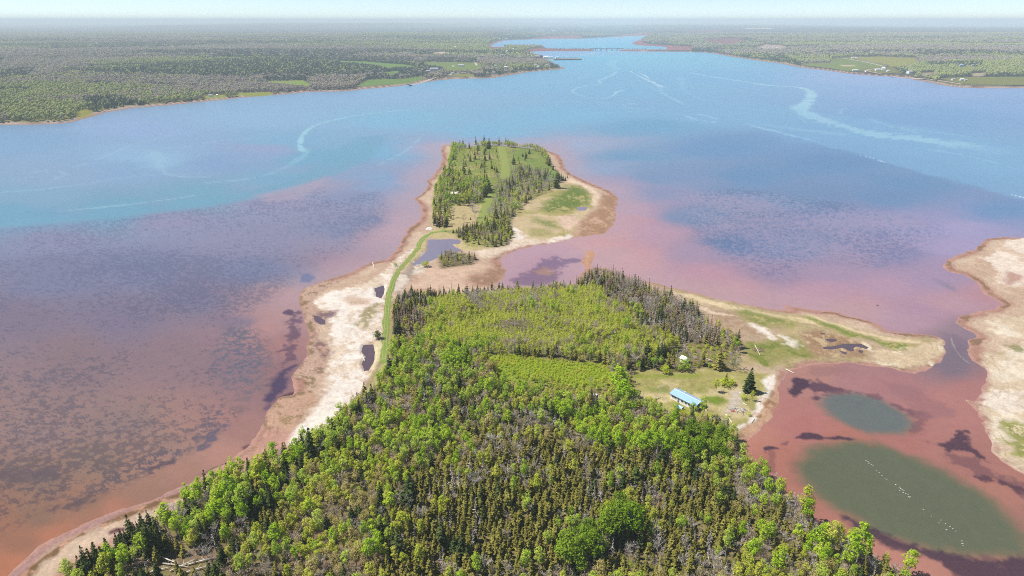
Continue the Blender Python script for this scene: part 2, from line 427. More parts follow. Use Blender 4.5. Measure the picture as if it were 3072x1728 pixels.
# grass bank under the woods
fo = sdf(forest_poly, GX, GY, 30)
FLOOR = alb(150, 136, 92)
paint(smooth(-4.5, -2, fo + 3 * NW1), alb(178, 160, 110)); paint(smooth(-1.0, 2.5, fo + 3 * NW1), FLOOR)
paint(smooth(-1, 2.5, fo) * smooth(.5, .66, NW1 + .5), alb(120, 116, 56)); paint(smooth(1, 3, fo) * smooth(.55, .7, NB + .5), alb(150, 122, 94))
# low growth under the young birches, and the bright shrub meadow
zone(poly('J', (60, 690), (180, 420), (220, 300), (430, 262), (1000, 220), (1500, 205), (1700, 190), (1800, 300), (2050, 470), (2240, 620), (2240, 790), (1950, 860), (1800, 850), (1450, 800), (1080, 770), (780, 760), (450, 730)), alb(158, 156, 86), 3, 3, (alb(176, 156, 118), .56, NB))
zone(poly('J', (720, 785), (900, 795), (1080, 820), (1450, 845), (1800, 870), (1820, 1010), (1700, 1085), (1500, 1075), (1250, 1035), (1000, 1010), (840, 990), (760, 900)), alb(146, 166, 54), 3, 3, (alb(166, 160, 76), .56, NW1))
# island
zone(poly('A', (330, 1020), (300, 1080), (220, 1180), (130, 1300), (0, 1420), (60, 1440), (190, 1330), (260, 1240), (280, 1130), (560, 1120), (640, 1190), (880, 1240), (1000, 1220), (800, 1250), (640, 1250), (520, 1190), (560, 1100)), alb(206, 190, 136), 2, 2, (alb(176, 160, 96), .55, NW1))
zone(isle_poly, alb(140, 152, 72), 3, 3, (alb(168, 164, 98), .54, NB))
zone(poly('A', (490, 830), (720, 780), (860, 830), (800, 1000), (600, 1080), (330, 1015), (340, 900)), alb(204, 184, 132), 4, 4)
zone(poly('A', (1100, 230), (1250, 215), (1440, 270), (1470, 380), (1560, 500), (1500, 540), (1480, 470), (1090, 400), (1080, 300)), alb(132, 150, 74), 9, 7, (alb(162, 154, 90), .54, NR * .5 + NB * .6))
zone(poly('A', (1480, 470), (1550, 460), (1565, 530), (1500, 545)), alb(130, 176, 52), 4, 3)
# marsh on the right of the island
zone(poly('A', (1220, 800), (1500, 670), (1660, 560), (1720, 540), (1920, 650), (2000, 740), (1900, 880), (1850, 950), (1720, 1110), (1450, 1160), (1260, 1130), (1110, 990), (1140, 920)), alb(214, 190, 146), 4, 4, (alb(186, 172, 110), .56, NB))
zone(poly('A', (1690, 590), (1830, 600), (1940, 690), (1930, 740), (1880, 800), (1760, 835), (1640, 872), (1520, 862), (1380, 850), (1500, 750), (1600, 680)), alb(116, 134, 62), 8, 9, (alb(186, 172, 112), .54, NR * .7 + NW1 * .5))
zone(poly('A', (1350, 920), (1520, 960), (1620, 1005), (1650, 1030), (1500, 1032), (1380, 985)), alb(132, 142, 76), 7, 9, (alb(196, 178, 126), .53, NR), .85)
zone(poly('A', (1300, 1030), (1480, 1035), (1540, 1090), (1460, 1120), (1300, 1100)), alb(150, 152, 84), 4, 7, None, .6)
zone(poly('A', (1600, 900), (1750, 900), (1820, 960), (1700, 1060), (1620, 1000)), alb(232, 196, 166), 4, 5)
zone(poly('A', (1110, 985), (1300, 1130), (1450, 1150), (1700, 1090), (1750, 1110), (1640, 1150), (1400, 1180), (1200, 1215), (1060, 1270), (900, 1320), (780, 1330), (800, 1260), (1050, 1215), (1160, 1100)), PALE, 3, 4, (WHITE, .58, NB))
zone(poly('A', (1720, 525), (1900, 600), (2040, 690), (1990, 770), (2000, 830), (1930, 790), (1950, 690), (1810, 590), (1690, 560)), alb(240, 212, 180), 2, 3)
zone(poly('A', (2030, 670), (2190, 725), (2170, 850), (2180, 950), (2060, 1085), (1960, 1082), (1750, 1112), (1800, 1010), (1850, 940), (1980, 830)), alb(184, 138, 100), 4, 6, (alb(208, 166, 130), .5, NR * .6 + NB * .6))
# sand flat between the island and the big wood
zone(poly('J', (-60, 90), (60, 150), (30, 250), (200, 250), (600, 235), (880, 180), (880, 40), (700, -30), (450, 10), (200, 20)), alb(226, 188, 158), 4, 4, (alb(206, 164, 132), .55, NB))
zone(poly('J', (600, 90), (760, 30), (910, 15), (890, 120), (800, 165), (640, 170), (560, 150)), alb(176, 132, 104), 5, 6, (alb(200, 156, 126), .52, NR))
zone(poly('B', (1200, 300), (1230, 200), (1330, 100), (1420, 30), (1480, 0), (1420, 120), (1380, 180), (1290, 260), (1240, 340)), alb(176, 158, 142), 3, 6, (alb(228, 212, 196), .52, NW1))
zone(poly('A', (370, 1310), (520, 1270), (760, 1320), (790, 1350), (740, 1400), (420, 1432)), alb(130, 118, 76), 3, 3)
zone(poly('A', (1830, 1360), (1850, 1270), (1890, 1240), (1960, 1250), (1990, 1300), (1930, 1370), (1930, 1440), (1800, 1440)), alb(214, 158, 120), 3, 3)
# right marsh and beaches
zone(poly('C', (430, 0), (700, 60), (1100, 150), (1500, 240), (2029, 340), 'H', (200, 690), (500, 780), (800, 860), (1180, 870), (1250, 930), (1200, 1020), (1010, 1110), (700, 1060), (500, 1040), (200, 1040), 'C', (1650, 780), (1560, 800), (1260, 780), (1250, 560), (1000, 400), (880, 240), (700, 100)), alb(192, 172, 124), 3, 3, (alb(206, 178, 142), .5, NB))
zone(poly('C', (890, 250), (1200, 250), (1360, 310), (1560, 520), (1280, 640), (1120, 500), (1000, 400)), alb(198, 168, 136), 4, 5, (alb(184, 150, 116), .5, NR))
zone(poly('C', (640, 80), (800, 100), (1200, 210), (1500, 270), (2029, 360), 'H', (200, 690), (500, 790), (800, 870), (1100, 890), (1060, 920), (780, 890), (460, 800), (200, 710), 'C', (2000, 400), (1500, 300), (1180, 250), (870, 160)), alb(236, 212, 170), 2, 2)
zone(poly('C', (1210, 245), (1340, 255), (1700, 325), (1780, 360), (1660, 410), (1480, 400), (1300, 310)), alb(142, 148, 80), 5, 7, (alb(182, 168, 112), .52, NR))
zone(poly('C', (1290, 560), (1500, 535), (1760, 480), (1960, 660), (1700, 700), (1560, 770), (1340, 690)), alb(160, 156, 92), 3, 5, (alb(126, 136, 62), .5, NR * .5 + NW1 * .6))
zone(poly('C', (1380, 380), (1480, 410), (1600, 500), (1600, 535), (1470, 470)), WHITE, 2, 4, None, .85)
zone(poly('C', (1610, 475), (1720, 490), (1810, 560), (1770, 590), (1650, 560)), WHITE, 2, 5, None, .8)
zone(poly('C', (870, 200), (1010, 260), (1200, 300), (1000, 290), (900, 240)), alb(236, 208, 180), 1.5, 2)
zone(poly('H', (120, 850), (250, 800), (420, 850), (700, 940), (640, 1010), (250, 1010)), alb(176, 138, 98), 3, 4, (alb(206, 178, 134), .5, NR))
zone(poly('H', (200, 715), (280, 740), (500, 815), (780, 895), (1045, 935), (1000, 970), (880, 968), (700, 905), (450, 835), (280, 765)), alb(134, 146, 72), 3, 4, (alb(190, 172, 116), .54, NR))
zone(poly('H', (680, 960), (900, 985), (1090, 900), (1240, 880), (1255, 960), (1200, 1030), (1010, 1105), (720, 1060)), alb(224, 198, 160), 2, 4, (alb(240, 226, 200), .58, NW1))
zone(poly('H', (560, 925), (640, 905), (690, 945), (690, 985), (620, 950)), alb(240, 224, 196), 1, 2, None, .9)
# clearing of the cottage, its beach
clear_poly = poly('C', (265, 800), (450, 800), (650, 835), (900, 800), (1250, 790), (1450, 820), (1580, 830), (1600, 900), (1570, 990), (1500, 1100), (1420, 1260), (1220, 1340), (1140, 1310), (1000, 1230), (900, 1190), (700, 1160), (480, 1150), (345, 1110), (290, 1020), (265, 900))
zone(clear_poly, alb(178, 170, 104), 2, 2.5, (alb(210, 192, 144), .5, NB * .6 + NW1 * .5))
zone(poly('C', (300, 830), (650, 840), (950, 830), (900, 870), (640, 865), (310, 870)), alb(150, 158, 70), 2, 3)
zone(poly('C', (420, 950), (600, 950), (640, 1000), (520, 1010), (420, 980)), alb(136, 146, 72), 2, 4, None, .8)
zone(poly('C', (960, 1040), (1110, 1030), (1190, 1080), (1080, 1120), (980, 1090)), alb(128, 148, 52), 2, 3)
zone(poly('C', (860, 950), (960, 940), (940, 1010), (880, 1000)), alb(140, 150, 66), 2, 3, None, .8)
zone(poly('C', (1180, 1000), (1260, 985), (1320, 1070), (1200, 1180), (1120, 1180), (1160, 1080)), alb(212, 198, 180), 1.5, 2)
zone(poly('C', (1460, 870), (1580, 830), (1605, 900), (1560, 990), (1490, 1100), (1430, 1240), (1240, 1340), (1195, 1315), (1340, 1250), (1400, 1130), (1490, 980)), WHITE, 1.2, 2, (alb(226, 200, 172), .58, NW1))
zone(poly('C', (1600, 840), (1640, 900), (1620, 1010), (1600, 1130), (1540, 1230), (1420, 1340), (1330, 1400), (1260, 1350), (1430, 1250), (1500, 1110), (1570, 1000)), alb(212, 166, 128), 1.2, 2, (alb(170, 122, 84), .58, NW1))
# right spit
zone(poly('S', (3700, 700), 'H', (1868, 95), (1720, 108), (1690, 180), (1545, 250), (1600, 300), (1690, 360), (1650, 430), (1740, 470), (1868, 460), 'S', (3700, 900)), alb(244, 226, 208), 2, 3, (alb(226, 196, 168), .62, NB))
zone(poly('H', (1700, 400), (1760, 360), (1840, 380), (1830, 440), (1740, 460)), alb(206, 160, 140), 3, 4)
zone(poly('S', (3700, 1000), 'H', (1868, 708), (1700, 712), (1590, 745), (1620, 800), (1700, 855), (1868, 860), (1868, 930), (1700, 960), (1560, 985), (1560, 1060), (1600, 1180), (1580, 1280), (1520, 1390), 'G', (2170, -10), (2250, 90), (2320, 200), (2350, 330), (2420, 440), (2576, 552), 'S', (3700, 1700)), alb(224, 200, 168), 3, 4, (alb(240, 224, 200), .55, NB))
zone(poly('G', (2220, -40), (2576, -60), (2576, 80), (2400, 100), (2280, 60)), WHITE, 3, 5, None, .7)
zone(poly('G', (2400, 180), (2500, 170), (2700, 200), (2700, 500), (2576, 480), (2470, 400)), alb(160, 160, 92), 3, 6, (alb(224, 204, 168), .54, NR))
zone(poly('H', (1740, 930), (1830, 925), (1868, 960), (1800, 990)), alb(140, 138, 84), 2, 5, None, .8)
zone(poly('H', (1620, 980), (1720, 985), (1700, 1005), (1630, 1000)), alb(128, 130, 66), 2, 3, None, .8)
# reddish wet mud tint near the water on everything
wet = smooth(2.2, .2, near_land + 1.5 * NW1) * nl
paint(wet * .4, alb(206, 152, 136))

# ---- far land
def tones(X, Y):
    n1 = fbm(X * .5, Y, 420, 4, 61, .42); n2 = fbm(X * .5, Y, 520, 4, 71, .42); n3 = fbm(X, Y, 45, 3, 81)
    n2 = n2 + .10 * smooth(300, 1500, X) * smooth(.55, .2, n1)
    conif = smooth(.535, .585, n1 * .8 + n3 * .2)
    bare = smooth(.45, .53, n2 * .85 + n3 * .15)
    return conif, bare, n3
fl = DF > -30
cf, br, n3 = tones(GX, GY)
SHIFT = (1.0, .985, .97, .955)   # trees this much nearer would hide the thing behind them
fc = np.empty_like(C); fc[:] = alb(140, 142, 92)
fc += (alb(156, 140, 124) - fc) * br[..., None]
fc += (alb(82, 96, 72) - fc) * (cf * .85)[..., None]
band_ = fbm(GX * .35, GY, 520, 4, 66)
fc *= (.55 + .5 * n3 + .5 * smooth(.3, .7, band_))[..., None]
dist_g = np.hypot(GX, GY)
C = np.where((DF > 12)[..., None], fc, C)
shore = (DF > -30) & (DF <= 40)
m = smooth(20, 12, DF) * fl
paint(m, alb(196, 142, 124)); paint(smooth(9, 14, DF) * smooth(22, 16, DF) * fl, alb(216, 180, 156))
fields = []   # polygons kept clear of trees
def field(pl, col, soft=5, keep=True, tex=None):
    fields.extend([pl * k for k in SHIFT] if keep else [])
    zone(pl, col, soft, 5, tex)
GREEN = alb(134, 160, 74)
field(poly('K1', (110, 662), (200, 615), (330, 608), (440, 610), (600, 590), (640, 598), (560, 622), (400, 645), (200, 660)), GREEN)
field(poly('K1', (-10, 478), (180, 482), (520, 508), (560, 520), (420, 520), (360, 530), (280, 508), (100, 492), (-10, 490)), alb(142, 166, 94))
field(poly('K1', (310, 560), (420, 545), (440, 555), (380, 580)), GREEN)
field(poly('K1', (620, 480), (900, 482), (1040, 485), (1060, 520), (1000, 540), (800, 545), (760, 515), (640, 500)), alb(146, 162, 92))
field(poly('K1', (780, 575), (960, 565), (1010, 585), (900, 590)), alb(150, 158, 96))
field(poly('K', (1990, 628), (2290, 620), (2340, 650), (2340, 665), (2200, 650)), alb(150, 170, 90))
field(poly('K', (1790, 715), (2060, 708), (2060, 722), (1800, 732)), alb(160, 168, 100))
field(poly('K', (1540, 738), (1700, 728), (1700, 745), (1560, 755)), alb(160, 168, 100))
field(poly('K', (570, 905), (600, 850), (690, 850), (700, 868)), alb(164, 164, 98))
field(poly('K1', (690, 425), (700, 405), (780, 400), (790, 420)), alb(226, 196, 174), 3)
field(poly('K1', (540, 432), (700, 420), (700, 428), (560, 436)), alb(220, 196, 172), 3)
field(poly('K2', (900, 490), (1110, 484), (1130, 455), (1230, 445), (1530, 500), (1500, 515), (1380, 525), (1320, 545), (1250, 545), (1100, 522), (940, 505)), alb(150, 164, 96), 6)
field(poly('K2', (1260, 444), (1500, 442), (1740, 455), (1780, 480), (1700, 505), (1560, 515), (1545, 498)), alb(168, 172, 84), 6)
field(poly('K2', (1180, 498), (1300, 498), (1300, 512), (1200, 512)), alb(205, 190, 60), 8, False)
field(poly('K2', (1320, 545), (1380, 525), (1500, 515), (1600, 520), (1640, 560), (1500, 562)), alb(150, 154, 92), 5)
field(poly('K2', (1930, 600), (2140, 590), (2576, 592), (3200, 600), (3200, 660), (2300, 650), (2100, 640), (2000, 620)), alb(150, 156, 84), 6)
field(poly('K2', (1800, 560), (1900, 555), (1870, 580), (1800, 585)), alb(190, 168, 130), 6)
field(poly('K2', (2180, 565), (2290, 560), (2270, 585), (2180, 590)), alb(200, 176, 140), 6)
field(poly('K2', (560, 365), (620, 345), (740, 350), (800, 368), (740, 380), (620, 382)), alb(206, 180, 170), 8)
field(poly('K2', (150, 310), (350, 300), (560, 318), (400, 335), (330, 345), (200, 330)), alb(190, 150, 132), 20)
field(poly('K2', (0, 240), (300, 236), (300, 252), (0, 255)), alb(186, 154, 140), 30)
field(poly('K2', (470, 222), (680, 222), (680, 228), (470, 228)), alb(214, 206, 190), 20)
field(poly('L', (290, 350), (380, 340), (500, 365), (480, 385), (320, 390)), alb(196, 142, 124), 8)
field(poly('L', (740, 420), (850, 380), (1000, 362), (1080, 372), (1640, 380), (1640, 401), (1000, 402), (830, 408)), alb(190, 140, 120), 8)
field(poly('L', (800, 248), (1050, 215), (1250, 205), (1480, 210), (1500, 238), (1000, 243)), alb(196, 150, 134), 25)
field(poly('L', (1850, 218), (2000, 190), (2300, 170), (2450, 180), (2340, 195), (2100, 207)), alb(196, 150, 134), 25)
field(poly('L', (2120, 300), (2250, 245), (2280, 300), (2400, 325), (2576, 330), (2900, 350), (2900, 400), (2576, 400), (1960, 400), (1960, 382), (2400, 383), (2200, 340)), alb(198, 146, 126), 10)
field(poly('L', (920, 470), (1100, 478), (1190, 490), (1460, 490), (1440, 522), (1100, 520), (1000, 500)), alb(206, 176, 160), 6)
field(poly('K', (1660, 315), (1790, 314), (1790, 319), (1660, 320)), alb(226, 214, 200), 40)
field(poly('K', (1140, 370), (1260, 368), (1260, 372), (1140, 374)), alb(216, 205, 190), 20)
for iso, am in ((2.4, .22), (4.6, .3), (7.2, .3), (9.8, .25)):
    paint(smooth(.55, .12, np.abs(near_land - iso + 4.5 * NB + .8 * NW1)) * smooth(.46, .58, NW1 * .6 + NW2 * .4 + .5) * am * (DF < -30), alb(132, 100, 74))
C = np.clip(C, .004, .9)
lum_ = (C * [.25, .65, .10]).sum(-1, keepdims=True)
ruddy = smooth(.86, .68, C[..., 1] / C[..., 0])[..., None]
C += (lum_ - C) * (.16 * ruddy)
C *= (1 + .34 * NW2 + .16 * NW1 + .28 * NR)[..., None] ** np.where(near_land > 0, 1, 0)[..., None]

# ------------------------------------------------------------------ ground and water sheets
def sheet_mat(name, water=False):
    m, nt = new_mat(name)
    L = nt.links
    out = N(nt, 'ShaderNodeOutputMaterial'); b = N(nt, 'ShaderNodeBsdfPrincipled')
    a = N(nt, 'ShaderNodeAttribute', attribute_name='surface')
    geo = N(nt, 'ShaderNodeNewGeometry')
    n1 = N(nt, 'ShaderNodeTexNoise'); n1.inputs['Scale'].default_value = .16 if water else .9; n1.inputs['Detail'].default_value = 6
    n2 = N(nt, 'ShaderNodeTexNoise'); n2.inputs['Scale'].default_value = .9 if water else 3.5; n2.inputs['Detail'].default_value = 4
    for n in (n1, n2):
        L.new(geo.outputs['Position'], n.inputs['Vector'])
    add = N(nt, 'ShaderNodeMath', operation='ADD'); L.new(n1.outputs['Fac'], add.inputs[0]); L.new(n2.outputs['Fac'], add.inputs[1])
    mr = N(nt, 'ShaderNodeMapRange'); mr.inputs[1].default_value = .65; mr.inputs[2].default_value = 1.35
    k = .05 if water else .24
    mr.inputs[3].default_value = 1 - k; mr.inputs[4].default_value = 1 + k
    L.new(add.outputs[0], mr.inputs[0])
    mul = N(nt, 'ShaderNodeMix', data_type='RGBA', blend_type='MULTIPLY'); mul.inputs[0].default_value = 1
    L.new(a.outputs['Color'], mul.inputs[6]); L.new(mr.outputs[0], mul.inputs[7])
    L.new(mul.outputs[2], b.inputs['Base Color'])
    bump = N(nt, 'ShaderNodeBump'); bump.inputs['Strength'].default_value = .35 if water else .5; bump.inputs['Distance'].default_value = .12 if water else .25
    L.new(n2.outputs['Fac'], bump.inputs['Height']); L.new(bump.outputs['Normal'], b.inputs['Normal'])
    b.inputs['Roughness'].default_value = .3 if water else .95
    b.inputs['Specular IOR Level'].default_value = .09 if water else .08
    L.new(b.outputs[0], out.inputs[0])
    return m
# ------------------------------------------------------------------ colours of the water (silt, eelgrass, deep channel)
HAZE_D = 1.0e-4
HAZE_C = lin((200, 216, 232))
def seen_to_real(col, dist, k):
    """take the veil of air off a colour read in the photograph"""
    T = np.exp(-HAZE_D * dist)
    T = T[..., None] if np.ndim(T) else T
    return np.clip((lin(col) - HAZE_C * (1 - T)) / (k * T), .01, .85)

pts = []
def wp(fr, *rows):
    for x, y, r, g, b in rows:
        X, Y = at(fr, x, y)
        pts.append((X, Y, *seen_to_real((r, g, b), math.hypot(X, Y), K_WATER)))
wp('P', (100, 200, 128, 165, 200), (700, 150, 140, 170, 208), (1400, 100, 138, 178, 210), (2000, 100, 125, 180, 210), (2500, 150, 122, 178, 210), (300, 380, 135, 165, 195), (600, 350, 130, 165, 200), (780, 300, 140, 180, 210), (1100, 320, 128, 160, 198), (1350, 250, 145, 162, 198), (1480, 210, 122, 172, 203),
   (200, 480, 125, 165, 190), (100, 580, 108, 162, 190), (600, 540, 108, 162, 188), (1000, 480, 112, 164, 188), (1400, 400, 115, 167, 195), (1600, 280, 110, 167, 195), (1900, 250, 118, 172, 205), (1900, 400, 130, 160, 195), (2200, 230, 150, 165, 195), (2100, 380, 150, 155, 185), (1800, 480, 135, 145, 178),
   (300, 700, 138, 138, 168), (900, 600, 145, 142, 172), (1400, 520, 150, 145, 175), (1600, 430, 155, 150, 175), (1250, 700, 140, 138, 168), (1700, 650, 132, 138, 168), (700, 850, 125, 128, 160), (300, 900, 125, 125, 155), (1300, 850, 122, 128, 160), (1500, 900, 118, 125, 158), (100, 1100, 130, 115, 140), (600, 1100, 128, 115, 145), (1000, 1000, 125, 118, 148), (1250, 1100, 125, 112, 140), (400, 1300, 140, 115, 128), (900, 1300, 142, 115, 130), (1200, 1350, 138, 112, 130),
   (1980, 600, 172, 148, 168), (1920, 680, 168, 140, 160), (2060, 650, 182, 148, 162), (1700, 850, 162, 132, 152), (1450, 980, 165, 125, 138), (1380, 1080, 172, 125, 130), (1330, 1130, 178, 128, 132), (1430, 1250, 168, 118, 122), (1380, 1400, 150, 110, 120), (1850, 600, 132, 138, 170))
wp('D', (300, 200, 150, 120, 125), (900, 200, 145, 118, 122), (300, 600, 150, 118, 112), (700, 500, 150, 120, 112), (1200, 400, 158, 122, 118), (1500, 300, 165, 122, 120), (1800, 200, 165, 118, 120), (300, 900, 160, 120, 105), (700, 800, 165, 122, 105), (1000, 700, 170, 125, 112), (1300, 580, 178, 128, 118), (1650, 450, 185, 132, 125), (100, 1100, 178, 120, 98), (400, 1030, 204, 128, 100), (100, 1280, 208, 128, 96), (800, 860, 198, 128, 108))
wp('Q', (600, 100, 128, 180, 212), (1000, 50, 130, 180, 215), (300, 250, 122, 180, 212), (1800, 50, 155, 180, 218), (2200, 130, 145, 175, 215), (2500, 200, 135, 170, 212), (1000, 250, 125, 175, 210), (700, 300, 112, 165, 200), (1100, 400, 108, 150, 192), (600, 450, 112, 155, 190), (300, 400, 150, 170, 200), (400, 520, 140, 160, 192), (1200, 550, 105, 145, 185), (1700, 330, 118, 165, 205), (2100, 250, 122, 165, 208), (2200, 400, 122, 170, 208), (2500, 480, 122, 170, 205), (1600, 480, 105, 145, 188), (2000, 590, 105, 145, 185), (2500, 720, 108, 145, 188), (1900, 650, 108, 142, 182), (1500, 650, 112, 142, 180), (800, 550, 122, 148, 185), (500, 600, 160, 150, 180), (600, 720, 175, 145, 170), (700, 850, 185, 145, 165), (750, 650, 138, 145, 180), (900, 750, 122, 140, 175), (1100, 900, 112, 130, 170), (1400, 900, 125, 135, 172), (1700, 800, 140, 140, 178), (2100, 770, 150, 146, 186), (2300, 800, 160, 152, 192), (2200, 900, 165, 150, 190), (1900, 950, 138, 132, 172), (1300, 1050, 150, 130, 165), (900, 950, 165, 140, 168), (950, 1050, 188, 140, 160), (600, 980, 200, 148, 155), (1100, 1130, 190, 142, 158), (1600, 1060, 165, 138, 170), (1500, 1150, 185, 140, 165), (1900, 1100, 180, 142, 170), (2150, 1050, 165, 138, 172), (2000, 1250, 175, 135, 165), (1700, 1230, 188, 140, 155), (2200, 1200, 185, 142, 160), (2250, 1380, 140, 118, 140), (2400, 1150, 185, 135, 150), (560, 780, 192, 140, 155), (230, 400, 175, 160, 180))
wp('A', (1300, 1300, 188, 140, 165), (1700, 1300, 182, 140, 165), (1950, 1170, 208, 146, 145), (400, 1200, 150, 140, 165))
wp('J', (1200, 60, 175, 130, 160))
wp('H', (1350, 950, 135, 112, 130), (1350, 1100, 150, 112, 128), (900, 1200, 182, 115, 125), (1200, 1350, 192, 118, 120), (300, 1120, 190, 125, 120), (1450, 1250, 186, 115, 118), (600, 1150, 182, 118, 128))
wp('G', (700, 150, 192, 116, 116), (900, 200, 190, 110, 112), (550, 300, 200, 122, 112), (700, 450, 188, 110, 102), (800, 650, 185, 110, 102), (1300, 280, 188, 110, 102), (1700, 300, 185, 110, 108), (2200, 100, 190, 116, 116), (1100, 900, 186, 112, 104), (1500, 1130, 198, 122, 114), (2100, 480, 180, 110, 106), (2400, 700, 186, 114, 106), (2560, 950, 172, 110, 102), (1700, 1300, 196, 122, 114))
wp('L', (600, 310, 150, 190, 225), (1300, 300, 145, 195, 225), (1900, 330, 140, 195, 222), (1100, 440, 150, 185, 220), (1600, 500, 130, 190, 218), (2000, 480, 135, 195, 220), (1900, 600, 132, 185, 215))
wp('K1', (300, 720, 140, 178, 212), (1200, 620, 130, 182, 214), (2200, 500, 135, 190, 218))
pts = np.array(pts)
WC = np.zeros(GX.shape + (3,)); WS = np.zeros(GX.shape)
U0, V0 = GX / GY * 2.2, np.log(GY) * 2.0
wrp = (fbm(GX, GY, 55, 3, 91) - .5)
for X, Y, r, g, b in pts:
    d2 = (U0 + .10 * wrp - X / Y * 2.2) ** 2 + (V0 + .14 * wrp - math.log(Y) * 2.0) ** 2
    w = 1 / (d2 + 1.0e-3) ** 1.7
    WS += w
    WC += w[..., None] * np.array([r, g, b])
WC /= WS[..., None]
far_sea = GY > 12000
WC[far_sea] = walb(96, 140, 180)
DG = np.hypot(GX, GY)

def wpaint(mask, col):
    global WC
    WC += (np.asarray(col) - WC) * mask[..., None]

def wcol(fr, x, y, r, g, b):
    X, Y = at(fr, x, y)
    return seen_to_real((r, g, b), math.hypot(X, Y), K_WATER)

def wzone(fr, pl, rgb, soft=3, wob=3, opacity=1.0, big=False):
    P_ = poly(fr, *pl)
    cx, cy = P_.mean(0)
    col = seen_to_real(rgb, math.hypot(cx, cy), K_WATER)
    nz = (NB if big else NW1) + .6 * (NW1 if big else NW2)
    d = sdf(P_, GX, GY, soft + wob * 1.5 + 1) + 2 * wob * nz
    wpaint(smooth(-soft, soft, d) * opacity, col)

# thin silt close along the island and the bar
wpaint(smooth(-48, -2, DM + 20 * (wrp)) * smooth(330, 420, GY) * .55, seen_to_real((192, 158, 166), 600.0, K_WATER))
# eelgrass: mottled darker weed on the shallow flats
eelL = poly('P', (-900, 700), (0, 645), (640, 590), (1260, 505), (1500, 450), (1640, 430), (1720, 500), (1900, 440), (1975, 520), (1930, 620), (1780, 760), (1550, 880), (1400, 980), (1260, 1100), (1330, 1220), (1360, 1320), (1260, 1449), 'D', (1880, 60), (1720, 200), (1400, 420), (900, 640), (550, 800), (300, 910), (0, 1030), (-900, 1400))
eelR = poly('Q', (720, 620), (1100, 600), (1500, 640), (1900, 710), (2250, 790), (2180, 900), (2050, 1010), (1900, 1040), (1650, 1010), (1500, 1100), (1350, 1120), (1150, 1050), (980, 960), (850, 850), (780, 720))
ca, sa = math.cos(.5), math.sin(.5)
e1 = fbm(GX, GY * 1.15, 2.4, 5, 101, .74); e2 = fbm(GX, GY, 60, 3, 111)
eel = e1 * .70 + e2 * .30
dE = sdf(eelL, GX, GY, 60) + 14 * (e2 - .5)
mE = smooth(-6, 14, dE)
lower = np.clip((GY - 230) / 350, 0, 1)
colE = walb(82, 74, 96) * (1 - lower)[..., None] + walb(88, 98, 134) * lower[..., None]
mm = (mE * smooth(.505, .565, eel) * (.58 - .12 * lower))[..., None]
WC += (colE - WC) * mm
dE = sdf(eelR, GX, GY, 60) + 22 * (e2 - .5)
mm = (smooth(-8, 30, dE) * smooth(.48, .60, eel) * .55)[..., None]
WC += (walb(80, 104, 150) - WC) * mm
mm = (smooth(0, 30, dE) * smooth(.50, .40, eel) * .35)[..., None]
WC += (walb(172, 150, 178) - WC) * mm
# denser beds close to the left beach
d = sdf(poly('P', (1200, 1130), (1310, 1190), (1365, 1320), (1340, 1430), (1250, 1500), (1120, 1420), (1080, 1280), (1120, 1180)), GX, GY, 30)
wpaint(smooth(-8, 8, d + 10 * NB) * smooth(.47, .53, e1) * .75, walb(98, 98, 120))
d = sdf(poly('D', (1880, 60), (1720, 220), (1400, 430), (900, 650), (560, 810), (480, 790), (860, 560), (1300, 330), (1600, 60)), GX, GY, 30)
wpaint(smooth(-4, 6, d + 6 * NB) * smooth(.48, .53, e1) * .7, walb(92, 86, 108))
wzone('D', [(400, 830), (520, 830), (760, 720), (920, 630), (760, 670), (500, 790)], (112, 92, 104), 1.5, 6, .8)
wzone('D', [(1110, 560), (1300, 480), (1320, 450), (1240, 460), (1120, 520)], (98, 84, 104), 1, 4, .9)
wzone('D', [(1540, 340), (1640, 290), (1760, 210), (1700, 200), (1560, 290)], (96, 92, 122), 1.5, 6, .8)
wzone('D', [(-100, 520), (200, 490), (430, 510), (460, 570), (300, 590), (0, 640), (-100, 660)], (112, 96, 108), 2, 7, .8)
wzone('B', [(250, 1195), (330, 1110), (400, 1020), (410, 930), (470, 860), (380, 890), (290, 960), (260, 1010), (300, 1040), (250, 1120)], (84, 72, 108), 2, 3, .95)
wzone('B', [(380, 460), (420, 440), (450, 470), (440, 490), (390, 485)], (92, 72, 104), 1, 3, .9)
wzone('B', [(400, 530), (450, 480), (480, 470), (495, 500), (490, 650), (470, 720), (410, 820), (370, 880), (390, 740)], (108, 82, 108), 3, 9, .85)
wzone('B', [(500, 190), (570, 180), (605, 200), (570, 240), (510, 235)], (108, 118, 158), 2, 3, .8)
wzone('B', [(335, 1100), (430, 1065), (560, 1065), (560, 1080), (450, 1090), (340, 1125)], (88, 62, 82), 1, 1.5, .9)
wzone('R', [(620, 200), (700, 165), (740, 170), (700, 220), (650, 245)], (118, 82, 96), .6, 1, .9)
wzone('R', [(20, 590), (200, 490), (400, 430), (470, 350), (470, 390), (380, 460), (200, 520), (30, 610)], (134, 96, 104), .4, .8, .8)
# channel, tide lines and foam streaks
wzone('P', [(-400, 640), (0, 600), (400, 575), (800, 525), (1150, 478), (1400, 425), (1560, 350), (1660, 270), (1800, 190), (1960, 170), (1860, 300), (1660, 385), (1500, 438), (1260, 500), (900, 556), (640, 585), (0, 640), (-400, 670)], (108, 164, 190), 9, 6, .75, True)
wzone('P', [(1290, 480), (1500, 430), (1640, 383), (1665, 395), (1600, 450), (1500, 500), (1350, 510)], (172, 156, 176), 8, 5, .6, True)
wzone('Q', [(850, 190), (1170, 285), (1500, 378), (1750, 445), (1880, 482), (2240, 580), (2576, 668), (2900, 740), (2900, 500), (2200, 330), (1800, 262), (1500, 230), (1300, 190), (1000, 170)], (124, 174, 210), 8, 10, .7, True)

